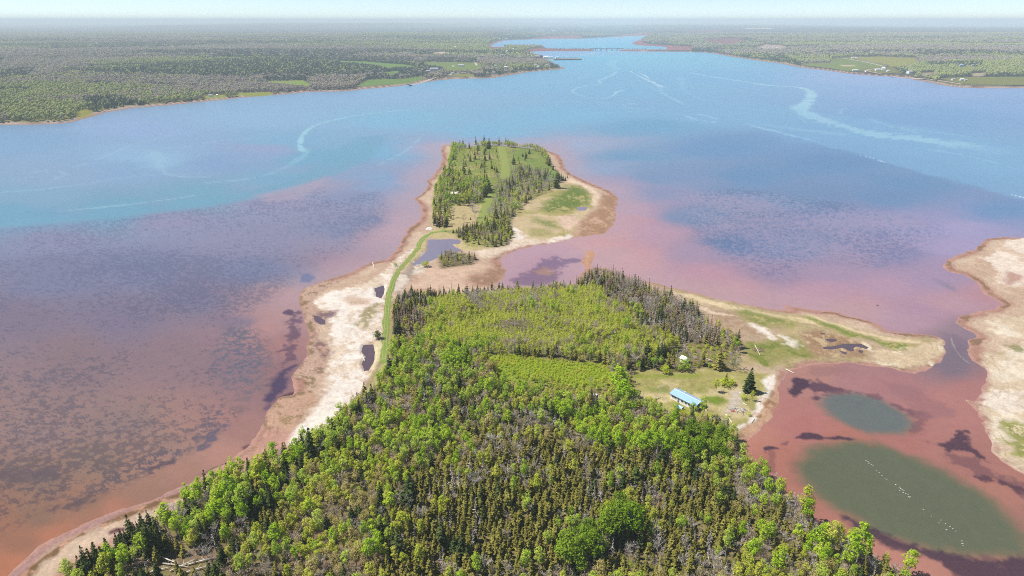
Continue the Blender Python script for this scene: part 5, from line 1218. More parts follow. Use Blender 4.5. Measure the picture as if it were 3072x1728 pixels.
# ------------------------------------------------------------------ the far woods
far_col = bpy.data.collections.new('far_tree_kinds')
def blob(seed, H, R, n, z0=.25):
    rg = np.random.default_rng(seed); mb = MB()
    t = (1 + 5 ** .5) / 2
    IV = unit(np.array([(-1, t, 0), (1, t, 0), (-1, -t, 0), (1, -t, 0), (0, -1, t), (0, 1, t), (0, -1, -t), (0, 1, -t), (t, 0, -1), (t, 0, 1), (-t, 0, -1), (-t, 0, 1)], float))
    IF = [(0, 11, 5), (0, 5, 1), (0, 1, 7), (0, 7, 10), (0, 10, 11), (1, 5, 9), (5, 11, 4), (11, 10, 2), (10, 7, 6), (7, 1, 8), (3, 9, 4), (3, 4, 2), (3, 2, 6), (3, 6, 8), (3, 8, 9), (4, 9, 5), (2, 4, 11), (6, 2, 10), (8, 6, 7), (9, 8, 1)]
    for i in range(n):
        c = np.array([rg.normal(0, .38) * R, rg.normal(0, .38) * R, H * (z0 + (1 - z0) * rg.uniform(.35, .8))])
        r = R * rg.uniform(.35, .6)
        V = IV * rg.uniform(.7, 1.25, (12, 1)) * r * np.array([1, 1, 1.15])
        mb.add(V + c, IF)
    mb.tube([(0, 0, -2), (0, 0, H * .6)], [.03 * H, .015 * H], 4)
    return mb
def cone(seed, H, R, n=1, spread=0):
    rg = np.random.default_rng(seed); mb = MB()
    for i in range(n):
        cx, cy = rg.normal(0, spread, 2) if n > 1 else (0, 0)
        h, r = H * rg.uniform(.75, 1.1), R * rg.uniform(.8, 1.2)
        for a, b, f in ((.08, .62, 1.0), (.35, .85, .72), (.62, 1.0, .42)):
            V = [(cx + math.cos(k * 1.047 + a) * r * f * rg.uniform(.75, 1.2), cy + math.sin(k * 1.047 + a) * r * f * rg.uniform(.75, 1.2), h * (a + rg.uniform(-.04, .04))) for k in range(6)] + [(cx, cy, h * b)]
            mb.add(V, [(k, (k + 1) % 6, 6) for k in range(6)])
        mb.tube([(cx, cy, -2), (cx, cy, h * .3)], [.02 * h, .015 * h], 4)
    return mb
FM = {'c': leaf_mat('far_conifer', (.030, .050, .026), (.055, .078, .042), .1, .2), 'b': leaf_mat('far_bare', (.285, .24, .18), (.35, .295, .235), .25, .15), 'g': leaf_mat('far_leafy', (.28, .31, .085), (.34, .36, .115), .25, .15), 'v': leaf_mat('far_bright', (.25, .36, .07), (.36, .46, .12), .2, .3)}
FK = []
for k in range(3):
    FK.append(('c', cone(k, 11, 2.4)))
for k in range(3):
    FK.append(('b', blob(20 + k, 9.5, 3.6, 5)))
for k in range(3):
    FK.append(('g', blob(40 + k, 9.5, 3.6, 5)))
for k in range(2):
    FK.append(('v', blob(60 + k, 10, 3.8, 5)))
for i, (k, mb) in enumerate(FK):
    far_col.objects.link(bpy.data.objects.new('f%03d' % i, mb.mesh('far_tree', FM[k])))
FIDX = {k: [i for i, (q, _) in enumerate(FK) if q == k] for k in 'cbgv'}
DARKROWS = [poly('K', (-100, 560), (240, 530), (260, 560), (200, 600), (0, 620), (-100, 640)), poly('K', (480, 540), (900, 540), (1300, 520), (1300, 560), (1000, 570), (500, 565)), poly('K', (1900, 535), (2340, 525), (2340, 545), (1920, 560)), poly('K', (2000, 600), (2320, 590), (2320, 615), (2000, 628)),
            poly('K', (640, 760), (860, 740), (1100, 790), (1000, 815), (800, 848), (700, 850)), poly('K1', (150, 460), (550, 455), (550, 475), (150, 478)), poly('K1', (290, 485), (520, 485), (500, 512), (290, 505)), poly('K1', (430, 540), (660, 560), (640, 595), (440, 580)), poly('K1', (200, 580), (430, 580), (430, 610), (200, 620)), poly('K1', (650, 455), (1020, 455), (1020, 480), (650, 478)),
            poly('K1', (540, 395), (700, 395), (700, 425), (540, 425)), poly('K1', (1080, 540), (1240, 540), (1230, 570), (1090, 585)), poly('K1', (1300, 520), (1450, 520), (1420, 545), (1310, 552)), poly('K1', (1560, 490), (1660, 490), (1660, 518), (1570, 515)), poly('K', (1650, 430), (1950, 430), (1950, 455), (1650, 455)),
            poly('K2', (600, 440), (760, 440), (900, 480), (880, 500), (760, 478)), poly('K2', (1750, 400), (2300, 400), (2576, 420), (2576, 450), (1800, 440)), poly('K2', (1820, 485), (2250, 485), (2250, 508), (1850, 508)), poly('K2', (1580, 530), (1690, 540), (1690, 565), (1600, 560)), poly('K2', (2260, 330), (2350, 326), (2350, 334), (2260, 338))]
DARKROWS = [p * .975 for p in DARKROWS]
def far_points(y0, y1, step):
    n = int((y1 * y1 - y0 * y0) / 2 * 1.7 / (step * step))
    Y = np.sqrt(RNG.uniform(y0 * y0, y1 * y1, n)); X = RNG.uniform(-.85, .85, n) * Y
    sel = (X > -0.8 * Y) & (X < .8 * Y)
    X, Y = X[sel], Y[sel]
    H_, dm, ds, df = heights(X, Y)
    ok = df > np.where(Y > 4000, 30, 19)
    for f in fields + FBLOCK:
        ok &= sdf(f, X, Y, 5) < -2
    return X[ok], Y[ok], H_[ok]
FBLOCK = []
# ------------------------------------------------------------------ buildings
W_WHITE = plain('white_clapboard', (.78, .77, .74), .7, .08, 3); W_GREY = plain('grey_shingle', (.42, .42, .42), .85, .15, 2)
W_CREAM = plain('cream_siding', (.66, .60, .50), .75, .1, 2); W_RED = plain('dark_red_siding', (.26, .09, .075), .8, .15, 2)
R_BLUE = plain('pale_blue_metal_roof', (.27, .44, .64), .45, .06, 1.2, 0, .4); R_GREY = plain('grey_shingle_roof', (.36, .36, .38), .85, .15, 2)
R_LIGHT = plain('pale_metal_roof', (.74, .76, .78), .45, .06, 1); R_DARK = plain('dark_shingle_roof', (.10, .095, .095), .85, .15, 2)
R_PINK = plain('faded_pink_roof', (.72, .60, .58), .7, .1, 1); W_BLUE = plain('blue_siding', (.30, .42, .58), .75, .1, 2)
GLASS = plain('window_glass', (.03, .04, .05), .08, .1, 2, 0, .6); TRIM = plain('white_trim', (.80, .80, .78), .6, .05, 3)
BLUEGREY = plain('blue_grey_board', (.13, .16, .24), .8, .15, 3); WOOD = plain('weathered_wood', (.50, .45, .38), .95, .25, 3)
REDWOOD = plain('reddish_board', (.36, .17, .12), .9, .2, 3); DARKW = plain('dark_board', (.05, .045, .045), .9, .2, 3)
ROCKM = plain('pale_rock', (.52, .48, .44), .95, .25, 2); ROCKD = plain('dark_rock', (.10, .085, .08), .9, .25, 2); ROCKR = plain('rusty_red_rock', (.34, .12, .08), .9, .25, 2)
LOGM = plain('bleached_driftwood', (.66, .60, .53), .95, .2, 2); LOGG = plain('grey_deadwood', (.46, .41, .37), .95, .25, 2)

def simple_house(name, label, cat, fr, x, y, L, W, H, rise, rz, wall, roof, group=None, chimney=False, windows=2, door=True):
    X, Y, Z = g_at(fr, x, y)
    e = empty(name, (X, Y, Z), rz); tag(e, label, cat, group)
    a = MB(); a.gable_walls(L, W, H, rise); a.box((0, 0, -.4), (L, W, .8)); link('wall', a.mesh('wall', wall), e)
    r = MB(); r.gable(L, W, H + .02, rise, .35, .14); rf = link('roof', r.mesh('roof', roof), e)
    if chimney:
        c = MB(); c.box((L * .2, 0, H + rise + .35), (.7, .7, 1.4)); link('chimney', c.mesh('chimney', W_RED), rf)
    for s in (-1, 1):
        for k in range(windows):
            xx = -L / 2 + L * (k + .5) / windows + (L * .08 if door else 0)
            m = MB(); m.box((xx, s * (W / 2 + .03), H * .58), (1.2, .08, 1.2)); link('window', m.mesh('window', GLASS), e)
    if door:
        m = MB(); m.box((-L * .5 + .9, -(W / 2 + .035), 1.0), (.9, .09, 2.0)); link('door', m.mesh('door', TRIM), e)
    base_ = np.array([(X + dx * (L * .5 + 4), Y + dy * (L * .5 + 14) - 4) for dx, dy in ((-1, -1), (1, -1), (1, 1), (-1, 1))])
    FBLOCK.extend([base_ * k for k in (1.0, .99, .98, .97, .96)] if Y > 1000 else [])
    return e

# the long low cottage with the pale blue roof
p1 = np.array(g_at('U', 405, 925)[:2]); p2 = np.array(g_at('U', 1010, 1235)[:2]); p3 = np.array(g_at('U', 1190, 1120)[:2])
ax = p2 - p1; LEN = float(np.linalg.norm(ax)); ang_c = math.atan2(ax[1], ax[0])
nrm = np.array([-ax[1], ax[0]]) / LEN
WID = max(4.6, float(abs(np.dot(p3 - p2, nrm)))) * 1.02
cen = (p1 + p2) / 2 + nrm * WID / 2
zc = float(heights(cen[:1], cen[1:])[0][0])
cot = empty('cottage', (cen[0], cen[1], zc + .25), ang_c)
tag(cot, 'long low white cottage with a pale blue metal roof in the forest clearing', 'cottage')
POR = 3.6; WH, RISE = 2.5, 1.15
x0, x1 = -LEN / 2, LEN / 2 - POR
m = MB(); xm = (x0 + x1) / 2
V0 = MB(); V0.gable_walls(x1 - x0, WID, WH, RISE); V0.box((0, 0, -.3), (x1 - x0, WID, .6)); m.add([(a + xm, b, c) for a, b, c in V0.v], V0.f)
link('wall', m.mesh('wall', W_WHITE), cot)
m = MB(); m.gable(LEN, WID, WH + .03, RISE, .38, .12); rf = link('roof', m.mesh('roof', R_BLUE), cot)
m = MB(); m.tube([(-LEN * .12, .3, WH + .9), (-LEN * .12, .3, WH + RISE + .9)], [.2, .2], 8); m.tube([(-LEN * .12, .3, WH + RISE + .85), (-LEN * .12, .3, WH + RISE + 1.0)], [.32, .32], 8); link('stove_pipe', m.mesh('stove_pipe', R_LIGHT), rf)
m = MB(); m.box((0, 0, WH + RISE + .14), (LEN + .8, .3, .06)); link('ridge_cap', m.mesh('ridge_cap', R_LIGHT), rf)
for s in (-1, 1):
    m = MB(); m.box((0, s * (WID / 2 + .41), WH - .16), (LEN + .76, .05, .2)); link('fascia', m.mesh('fascia', BLUEGREY), rf)
m = MB()
hh = MB(); xg = LEN / 2 - .1; yy = WID / 2
m.add([(xg, -yy, WH), (xg, yy, WH), (xg, 0, WH + RISE), (xg + .08, -yy, WH), (xg + .08, yy, WH), (xg + .08, 0, WH + RISE)], [(0, 2, 1), (3, 4, 5), (0, 1, 4, 3), (1, 2, 5, 4), (2, 0, 3, 5)])
link('gable', m.mesh('gable', BLUEGREY), cot)
m = MB(); m.box((LEN / 2 - POR / 2, 0, -.12), (POR, WID, .3)); link('porch_deck', m.mesh('porch_deck', WOOD), cot)
for s in (-1, -.33, .33, 1):
    m = MB(); m.box((LEN / 2 - .12, s * (WID / 2 - .12), WH / 2), (.16, .16, WH)); link('porch_post', m.mesh('porch_post', BLUEGREY if s < 0 else TRIM), cot)
for s in (-1, 1):
    m = MB(); m.box((LEN / 2 - POR / 2, s * (WID / 2 - .06), .55), (POR, .08, .9)); link('porch_rail', m.mesh('porch_rail', BLUEGREY), cot)
m = MB(); m.box((LEN / 2 - .12, -WID * .28, .55), (.08, WID * .35, .85)); link('porch_rail', m.mesh('porch_rail', BLUEGREY), cot)
for fx in (-.40, -.30, -.02, .12, .26):
    m = MB(); m.box((LEN * fx, -(WID / 2 + .03), 1.45), (1.25, .08, 1.0)); w = link('window', m.mesh('window', GLASS), cot)
    f = MB()
    for dx, dz, sx, sz in ((0, .55, 1.45, .1), (0, -.55, 1.45, .1), (-.68, 0, .1, 1.2), (.68, 0, .1, 1.2)):
        f.box((LEN * fx + dx, -(WID / 2 + .05), 1.45 + dz), (sx, .1, sz))
    link('frame', f.mesh('frame', TRIM), w)
m = MB(); m.box((-LEN * .17, -(WID / 2 + .04), 1.0), (.95, .09, 2.05)); d = link('door', m.mesh('door', BLUEGREY), cot)
m = MB(); m.box((-LEN * .17 + .32, -(WID / 2 + .11), 1.0), (.08, .08, .12)); link('handle', m.mesh('handle', R_LIGHT), d)
m = MB(); m.box((x1 + .05, WID * .1, 1.05), (.08, 1.0, 2.1)); link('door', m.mesh('door', DARKW), cot)
# small things round it
simple_house('shed', 'tiny well shed with a pale blue roof in front of the long cottage', 'shed', 'U', 632, 1190, 3.0, 2.0, 1.3, .6, ang_c, DARKW, R_BLUE, None, False, 0, False)
simple_house('shed', 'small white shed with a pale gabled roof among dark trees behind the clearing', 'shed', 'C', 765, 712, 3.6, 3.2, 2.2, 1.0, -.9, W_WHITE, R_LIGHT, None, False, 1, True)
X, Y, Z = g_at('J', 1655, 1140)
e = empty('camper_trailer', (X, Y, Z), -.15); tag(e, 'old off-white camper trailer half hidden by birches left of the cottage', 'trailer')
m = MB(); prof = [(-2.4, .5), (2.2, .5), (2.6, 1.2), (2.3, 2.4), (1.8, 2.7), (-2.0, 2.7), (-2.6, 2.2), (-2.7, 1.1)]
m.add([(a, s, b) for s in (-1.1, 1.1) for a, b in prof], [tuple(range(8))[::-1], tuple(range(8, 16))] + [(i, (i + 1) % 8, 8 + (i + 1) % 8, 8 + i) for i in range(8)])
link('body', m.mesh('body', plain('weathered_white_metal', (.60, .60, .58), .6, .25, 1)), e)
for s in (-1, 1):
    m = MB(); m.tube([(0, s * 1.12, .35), (0, s * .9, .35)], [.35, .35], 12); link('wheel', m.mesh('wheel', DARKW), e)
    m = MB(); m.box((-.9, s * 1.12, 1.8), (1.1, .06, .6)); link('window', m.mesh('window', GLASS), e)
m = MB(); m.box((1.1, -1.13, 1.5), (.7, .06, 1.7)); link('door', m.mesh('door', W_GREY), e)
X, Y, Z = g_at('C', 450, 1095)
e = empty('plank_platform', (X, Y, Z), .1); tag(e, 'grey plank platform collapsed on the grass left of the cottage', 'platform')
for k in range(9):
    m = MB(); m.box((0, -1.6 + k * .4, .3 + rnd.uniform(-.08, .1)), (4.2 + rnd.uniform(-.6, .4), .34, .06), rnd.uniform(-.06, .06)); link('plank', m.mesh('plank', WOOD), e)
for s in (-1, 1):
    m = MB(); m.box((s * 1.4, 0, .12), (.18, 3.6, .22)); link('beam', m.mesh('beam', DARKW), e)
X, Y, Z = g_at('U', 1245, 1195)
e = empty('board_stack', (X, Y, Z), ang_c + .2); tag(e, 'reddish boards stacked on the grass beside the cottage porch', 'boards')
for k in range(6):
    m = MB(); m.box((rnd.uniform(-.2, .2), -.5 + (k % 3) * .5, .08 + (k // 3) * .12), (2.4, .4, .09), rnd.uniform(-.1, .1)); link('board', m.mesh('board', REDWOOD if k % 3 else LOGM), e)
# island cottage
simple_house('cottage', 'cottage with a faded pale pink roof half hidden by trees on the far island', 'cottage', 'A', 548, 695, 7.0, 5.0, 2.6, 1.5, .05, W_CREAM, R_PINK, None, True, 2, True)

# ---- logs, rocks, driftwood
def log(name, label, cat, fr, a, b, r, mat, lift=.12, stubs=2, group=None):
    A_, B_ = g_at(fr, *a), g_at(fr, *b)
    A_ = np.array(A_) + [0, 0, lift]; B_ = np.array(B_) + [0, 0, lift + .15]
    e = empty(name, tuple(A_)); tag(e, label, cat, group)
    d = B_ - A_
    m = MB(); m.tube([(0, 0, 0), tuple(d * .5 + [0, 0, .05]), tuple(d)], [r, r * .85, r * .5], 7); link('trunk', m.mesh('trunk', mat), e)
    L_ = float(np.linalg.norm(d))
    for k in range(stubs):
        f = rnd.uniform(.3, .95); a_ = rnd.uniform(0, 6.28); l = L_ * rnd.uniform(.08, .2)
        st = d * f
        m = MB(); m.tube([tuple(st), tuple(st + np.array([math.cos(a_) * l, math.sin(a_) * l, abs(l) * .5]))], [r * .5, r * .15], 5); link('branch', m.mesh('branch', mat), e)
    return e
log('driftwood_log', 'pale driftwood log on the pond shore right of the clearing', 'log', 'C', (1682, 778), (1752, 815), .28, LOGM)
log('driftwood_log', 'long pale driftwood log on the beach below the cottage', 'log', 'C', (1140, 1188), (1196, 1266), .28, LOGM)
log('driftwood_log', 'pale log lying among bushes right of the white shed', 'log', 'C', (958, 682), (1012, 702), .22, LOGM)
log('driftwood_log', 'curved pale log beside the driftwood pile', 'log', 'C', (1290, 1085), (1332, 1110), .22, LOGM)
log('driftwood_log', 'small pale log on the sand strip beside the pond', 'log', 'C', (1400, 1225), (1370, 1270), .2, LOGM)
log('driftwood_log', 'pale branch lying across the marsh grass by the dark stump heap', 'log', 'C', (1402, 560), (1450, 655), .2, LOGM)
log('driftwood_log', 'white driftwood log standing in the dark pool on the left flat', 'log', 'B', (963, 780), (987, 835), .25, LOGM)
log('driftwood_log', 'white driftwood log at the water edge of the left beach', 'log', 'B', (1045, 95), (1055, 135), .3, LOGM, group=None)
log('driftwood_log', 'greenish timber beam leaning beside the plank platform', 'log', 'C', (490, 1062), (548, 1035), .22, plain('mossy_wood', (.42, .46, .24), .95, .2, 3))
log('driftwood_log', 'dark log on the right marsh near the trees', 'log', 'C', (1245, 578), (1280, 590), .3, ROCKD)
for i, (a, b, w) in enumerate((((1285, 1300), (1480, 1212), 'longest pale fallen trunk across the lower left clearing'), ((1110, 1312), (1270, 1275), 'pale fallen trunk at the left of the lower left clearing'), ((1200, 1185), (1330, 1240), 'pale fallen trunk at the top of the lower left clearing'), ((1340, 1328), (1620, 1250), 'pale fallen trunk at the bottom of the lower left clearing'), ((1420, 1250), (1650, 1190), 'pale fallen trunk at the right of the lower left clearing'), ((1230, 1240), (1420, 1270), 'grey fallen trunk crossing others in the lower left clearing'), ((1080, 1245), (1190, 1180), 'grey fallen trunk beside the dark spruce clump'))):
    log('fallen_tree', w, 'fallen tree', 'D', a, b, .26, LOGM if 'pale' in w else LOGG, .5, 5, 'fallen trees in the lower left clearing')
for a, b, w in (((755, 672), (835, 640), 'pale fallen trunk at the left edge of the dense spruce stand'), ((950, 690), (990, 684), 'short pale trunk lying in a gap of the spruce stand'), ((1000, 185), (1045, 182), 'pale fallen trunk in the leafy wood behind the white sand'), ((1340, 370), (1390, 420), 'pale leaning trunk in the gap above the spruce stand')):
    log('fallen_tree', w, 'fallen tree', 'E', a, b, .22, LOGM, 1.2, 3)
log('fallen_tree', 'long pale fallen trunk at the bottom edge by the pond corner', 'fallen tree', 'T', (1985, 1440), (2150, 1270), .22, LOGM, .8, 4)
log('fallen_tree', 'pale fallen trunk beside the leafy trees at the pond shore', 'fallen tree', 'T', (1830, 235), (1930, 255), .22, LOGM, .6, 3)
log('fallen_tree', 'pale fallen trunk at the bottom edge right of the maple clump', 'fallen tree', 'T', (1480, 1430), (1610, 1425), .3, LOGM, .6, 3)
def rock(name, label, cat, fr, x, y, r, mat, sx=1.0, lift=0):
    X, Y, Z = g_at(fr, x, y)
    rg = np.random.default_rng(int(abs(X) * 7 + Y))
    m = MB(); n, k = 9, 5; V = []
    for j in range(k):
        ph = math.pi * .5 * j / (k - 1) * .98
        for i in range(n):
            a = i * 6.283 / n; q = r * rg.uniform(.8, 1.15)
            V.append((math.cos(a) * math.cos(ph) * q * sx, math.sin(a) * math.cos(ph) * q, math.sin(ph) * r * .75 * rg.uniform(.85, 1.1) - .15))
    m.add(V, [(j * n + i, j * n + (i + 1) % n, (j + 1) * n + (i + 1) % n, (j + 1) * n + i) for j in range(k - 1) for i in range(n)] + [tuple((k - 1) * n + i for i in range(n))])
    o = link(name, m.mesh(name, mat), None, (X, Y, Z + lift)); tag(o, label, cat)
rock('boulder', 'pale white boulder at the near left corner of the island', 'rock', 'N', 35, 1225, 2.4, plain('white_rock', (.78, .74, .68), .9, .15, 1), 1.4)
rock('boulder', 'lone dark rock standing in the pink shallows of the right bay', 'rock', 'H', 730, 612, .8, ROCKD)
rock('boulder', 'rusty red rock beside the driftwood pile on the cottage beach', 'rock', 'C', 1205, 1160, 1.0, ROCKR, 1.3)
rock('boulder', 'pale rock at the foot of the small dark corner spruce', 'rock', 'C', 1020, 1225, 1.3, ROCKM, 1.5)
rock('boulder', 'small pale rock on the gravel behind the driftwood pile', 'rock', 'C', 1268, 992, .6, ROCKM)
rock('boulder', 'pale rock in shadow by the grass track bend', 'rock', 'J', 10, 770, .9, ROCKM)
X, Y, Z = g_at('C', 1270, 1150)
e = empty('driftwood_pile', (X, Y, Z)); tag(e, 'tangled grey driftwood pile on the beach right of the cottage', 'driftwood pile')
for k in range(46):
    a = rnd.uniform(0, 6.28); q = rnd.uniform(0, 1) ** .6; cx, cy = math.cos(a) * 4.0 * q, math.sin(a) * 2.4 * q
    b = rnd.uniform(0, 6.28); l = rnd.uniform(.7, 2.2); zz = rnd.uniform(.1, 1.0) * (1 - q * .6)
    m = MB(); m.tube([(cx - math.cos(b) * l, cy - math.sin(b) * l, max(.06, zz - .25)), (cx, cy, zz + .1), (cx + math.cos(b) * l, cy + math.sin(b) * l, max(.06, zz + rnd.uniform(-.4, .4)))], [.1, .09, .04], 5)
    link('branch', m.mesh('branch', LOGG if k % 3 else LOGM), e)
X, Y, Z = g_at('C', 1440, 605)
e = empty('brush_heap', (X, Y, Z)); tag(e, 'dark brown brush heap on the green part of the right marsh', 'brush heap')
for k in range(30):
    a = rnd.uniform(0, 6.28); q = rnd.uniform(0, 1) ** .6; cx, cy = math.cos(a) * 4.4 * q, math.sin(a) * 2.6 * q
    b = rnd.uniform(0, 6.28); l = rnd.uniform(.7, 1.8); zz = rnd.uniform(.1, .8) * (1 - q * .6)
    m = MB(); m.tube([(cx - math.cos(b) * l, cy - math.sin(b) * l, max(.06, zz - .2)), (cx + math.cos(b) * l, cy + math.sin(b) * l, zz)], [.11, .05], 5)
    link('branch', m.mesh('branch', plain('brown_deadwood', (.20, .14, .10), .95, .2, 2) if k == 0 else bpy.data.materials['brown_deadwood']), e)

# ---- birds resting on the green pond
BIRD = plain('white_feathers', (.72, .71, .68), .8, .04, 6); WING = plain('pale_grey_wing', (.58, .59, .60), .8, .06, 6)
bb = MB(); prof = [(-.30, .02, .05), (-.18, .10, .10), (0, .13, .13), (.16, .11, .12), (.26, .06, .07)]
bb.tube([(x, 0, .07 + .04 * math.sin((x + .3) * 5)) for x, _, _ in prof], [w for _, w, _ in prof], 8); body_m = bb.mesh('bird_body', BIRD)
bh = MB(); bh.tube([(.20, 0, .12), (.27, 0, .24), (.33, 0, .27), (.38, 0, .26)], [.07, .055, .06, .03], 7); bh.tube([(.38, 0, .26), (.45, 0, .245)], [.02, .006], 4); head_m = bh.mesh('bird_head', BIRD)
def wing(s):
    w = MB(); w.add([(.16, s * .06, .19), (.12, s * .15, .13), (-.20, s * .11, .10), (-.40, s * .03, .13), (-.15, s * .03, .21), (.02, s * .07, .22)], [(0, 1, 2, 3, 4, 5)] if s > 0 else [(5, 4, 3, 2, 1, 0)])
    return w.mesh('bird_wing', WING)
wl, wr = wing(1), wing(-1)
BP = [(440, 195), (467, 204), (476, 212), (475, 229), (494, 226), (519, 244), (538, 262), (587, 329), (624, 358), (660, 393), (702, 431), (724, 453), (845, 518), (900, 553), (913, 573), (900, 598), (938, 588), (955, 603), (948, 625), (983, 640), (1015, 648), (1017, 683), (1042, 683), (1036, 698), (1222, 860), (1330, 945), (1459, 1000), (1432, 1040), (1523, 1048), (1582, 1090), (1620, 1114), (1534, 1131), (1662, 1150), (1745, 1284), (1750, 1318), (1760, 1345)]
ORD = ['first', 'second', 'third', 'fourth', 'fifth', 'sixth', 'seventh', 'eighth', 'ninth', 'tenth', 'eleventh', 'twelfth']
SECT = [(0, 7, 'in the upper cluster on the green pond'), (7, 13, 'in the spaced row below the upper cluster'), (13, 24, 'in the dense middle cluster on the green pond'), (24, 33, 'in the loose lower row on the green pond'), (33, 36, 'in the last trio near the dark weed')]
for i, (x, y) in enumerate(BP):
    a, b, w = next(s for s in SECT if s[0] <= i < s[1])
    X, Y = at('V', x, y)
    e = empty('bird', (X, Y, 0), rnd.uniform(-.9, .5)); s = rnd.uniform(.62, .85); e.scale = (s, s, s)
    tag(e, '%s white bird %s, counted from the top' % (ORD[i - a], w), 'bird', 'white birds resting on the green pond')
    link('body', body_m, e); link('head', head_m, e); link('wing', wl, e); link('wing', wr, e)

# ---- motor boat with its wake, out in the bay
X, Y = at('F', 1590, 181)
e = empty('motorboat', (X, Y, .1), math.radians(150)); tag(e, 'small white motorboat at the head of its foaming wake in the bay', 'boat'); e.scale = (1.7, 1.7, 1.7)
m = MB(); st = [(-3.2, 1.15, 0), (-1, 1.25, 0), (1.2, 1.05, .05), (2.6, .55, .15), (3.5, .05, .35)]
V = [];
for x, w, k in st: V += [(x, -w, .9 + k), (x, -w * .7, -.2), (x, 0, -.45), (x, w * .7, -.2), (x, w, .9 + k)]
m.add(V, [(i * 5 + j, i * 5 + j + 1, i * 5 + 5 + j + 1, i * 5 + 5 + j) for i in range(4) for j in range(4)] + [(0, 1, 2, 3, 4)] + [(i * 5 + 4, i * 5, i * 5 + 5, i * 5 + 9) for i in range(4)])
link('hull', m.mesh('hull', W_WHITE), e)
m = MB(); m.box((.4, 0, 1.35), (2.0, 1.6, 1.0)); m.box((.3, 0, 1.9), (2.4, 1.8, .1)); c = link('cabin', m.mesh('cabin', W_WHITE), e)
m = MB(); m.box((1.42, 0, 1.45), (.06, 1.4, .5)); link('windscreen', m.mesh('windscreen', GLASS), c)
m = MB(); m.box((-3.35, 0, .8), (.5, .5, .9)); link('outboard_motor', m.mesh('outboard_motor', DARKW), e)

# ---- houses and works on the far shores
HS = 'houses on the far left shore'
def fh(name, label, fr, x, y, wpx, H, wall, roof, cat='house', grp=None, rz=0.0, dep=.6, rise=None, win=3, ch=False):
    X, Y = at(fr, x, y, 4)
    L = wpx * FR[fr][2] / px_per_m(X, Y)
    return simple_house(name, label, cat, fr, x, y, L, max(3, L * dep), H, rise or H * .45, rz, wall, roof, grp, ch, win, True)
fh('house', 'large pale house with grey roofs left of the shore road bend', 'K1', 700, 530, 60, 6, W_WHITE, R_GREY, grp=HS, rz=.2, ch=True)
fh('outbuilding', 'low grey outbuilding beside the large pale house', 'K1', 655, 542, 30, 3.5, W_GREY, R_GREY, 'outbuilding', HS, .1)
fh('house', 'white house with a broad grey roof in the green field on the left shore', 'K1', 905, 503, 40, 6, W_WHITE, R_GREY, grp=HS, rz=-.15, ch=True)
fh('outbuilding', 'small grey shed left of the field house', 'K1', 845, 508, 16, 3.5, W_GREY, R_LIGHT, 'outbuilding', HS)
fh('house', 'small white house by the water next to the dark shore spruces', 'K1', 838, 563, 22, 5, W_WHITE, R_GREY, grp=HS, rz=.5)
fh('house', 'low grey house among trees above the left shore', 'K1', 1165, 503, 26, 4.5, W_GREY, R_GREY, grp=HS)
fh('house', 'pale house with a long roof between trees on the left shore', 'K1', 1240, 512, 26, 4.5, W_WHITE, R_LIGHT, grp=HS, rz=.1)
fh('house', 'grey roofed house at the beach behind the tall shore spruces', 'K1', 1150, 556, 24, 4.5, W_GREY, R_GREY, grp=HS)
fh('house', 'white house with a steep roof near the wooded point', 'K1', 1486, 514, 13, 6, W_WHITE, R_LIGHT, grp=HS, dep=.9)
fh('house', 'pale house behind the white steep roofed one near the point', 'K1', 1465, 496, 26, 4.5, W_CREAM, R_GREY, grp=HS)
fh('house', 'low red roofed house close to the end of the wooded point', 'K1', 1555, 494, 22, 4, W_CREAM, R_GREY, grp=HS, rz=.3)
fh('outbuilding', 'white building beside the red sand pit', 'K1', 797, 408, 32, 5, W_WHITE, R_LIGHT, 'building', HS)
fh('outbuilding', 'small white building alone in the woods behind the sand pit', 'K1', 856, 360, 18, 6, W_WHITE, R_LIGHT, 'building', HS)
fh('house', 'white bungalow on the lawn at the left shore', 'K', 1592, 730, 26, 3.6, W_WHITE, R_GREY, grp=HS)
fh('house', 'small white boathouse right of the bungalow lawn', 'K', 1640, 727, 12, 3, W_WHITE, R_LIGHT, grp=HS)
WF = 'wharf buildings'
fh('warehouse', 'dull red warehouse at the root of the wharf', 'L', 912, 494, 60, 9, W_RED, R_GREY, 'warehouse', WF, dep=.5)
fh('warehouse', 'dark red tall warehouse beside the white wharf hall', 'L', 957, 496, 38, 11, W_RED, R_DARK, 'warehouse', WF, .3, .7)
fh('warehouse', 'large white hall on the wharf', 'L', 1020, 500, 64, 9, W_WHITE, R_LIGHT, 'warehouse', WF, .1, .5)
fh('warehouse', 'long pale low shed in the middle of the wharf', 'L', 1088, 492, 40, 5, W_GREY, R_LIGHT, 'warehouse', WF, 0, .5)
fh('warehouse', 'small white shed nearest the seaward arm of the wharf', 'L', 1162, 496, 36, 6, W_WHITE, R_LIGHT, 'warehouse', WF, .2, .5)
VL = 'village houses behind the wharf'
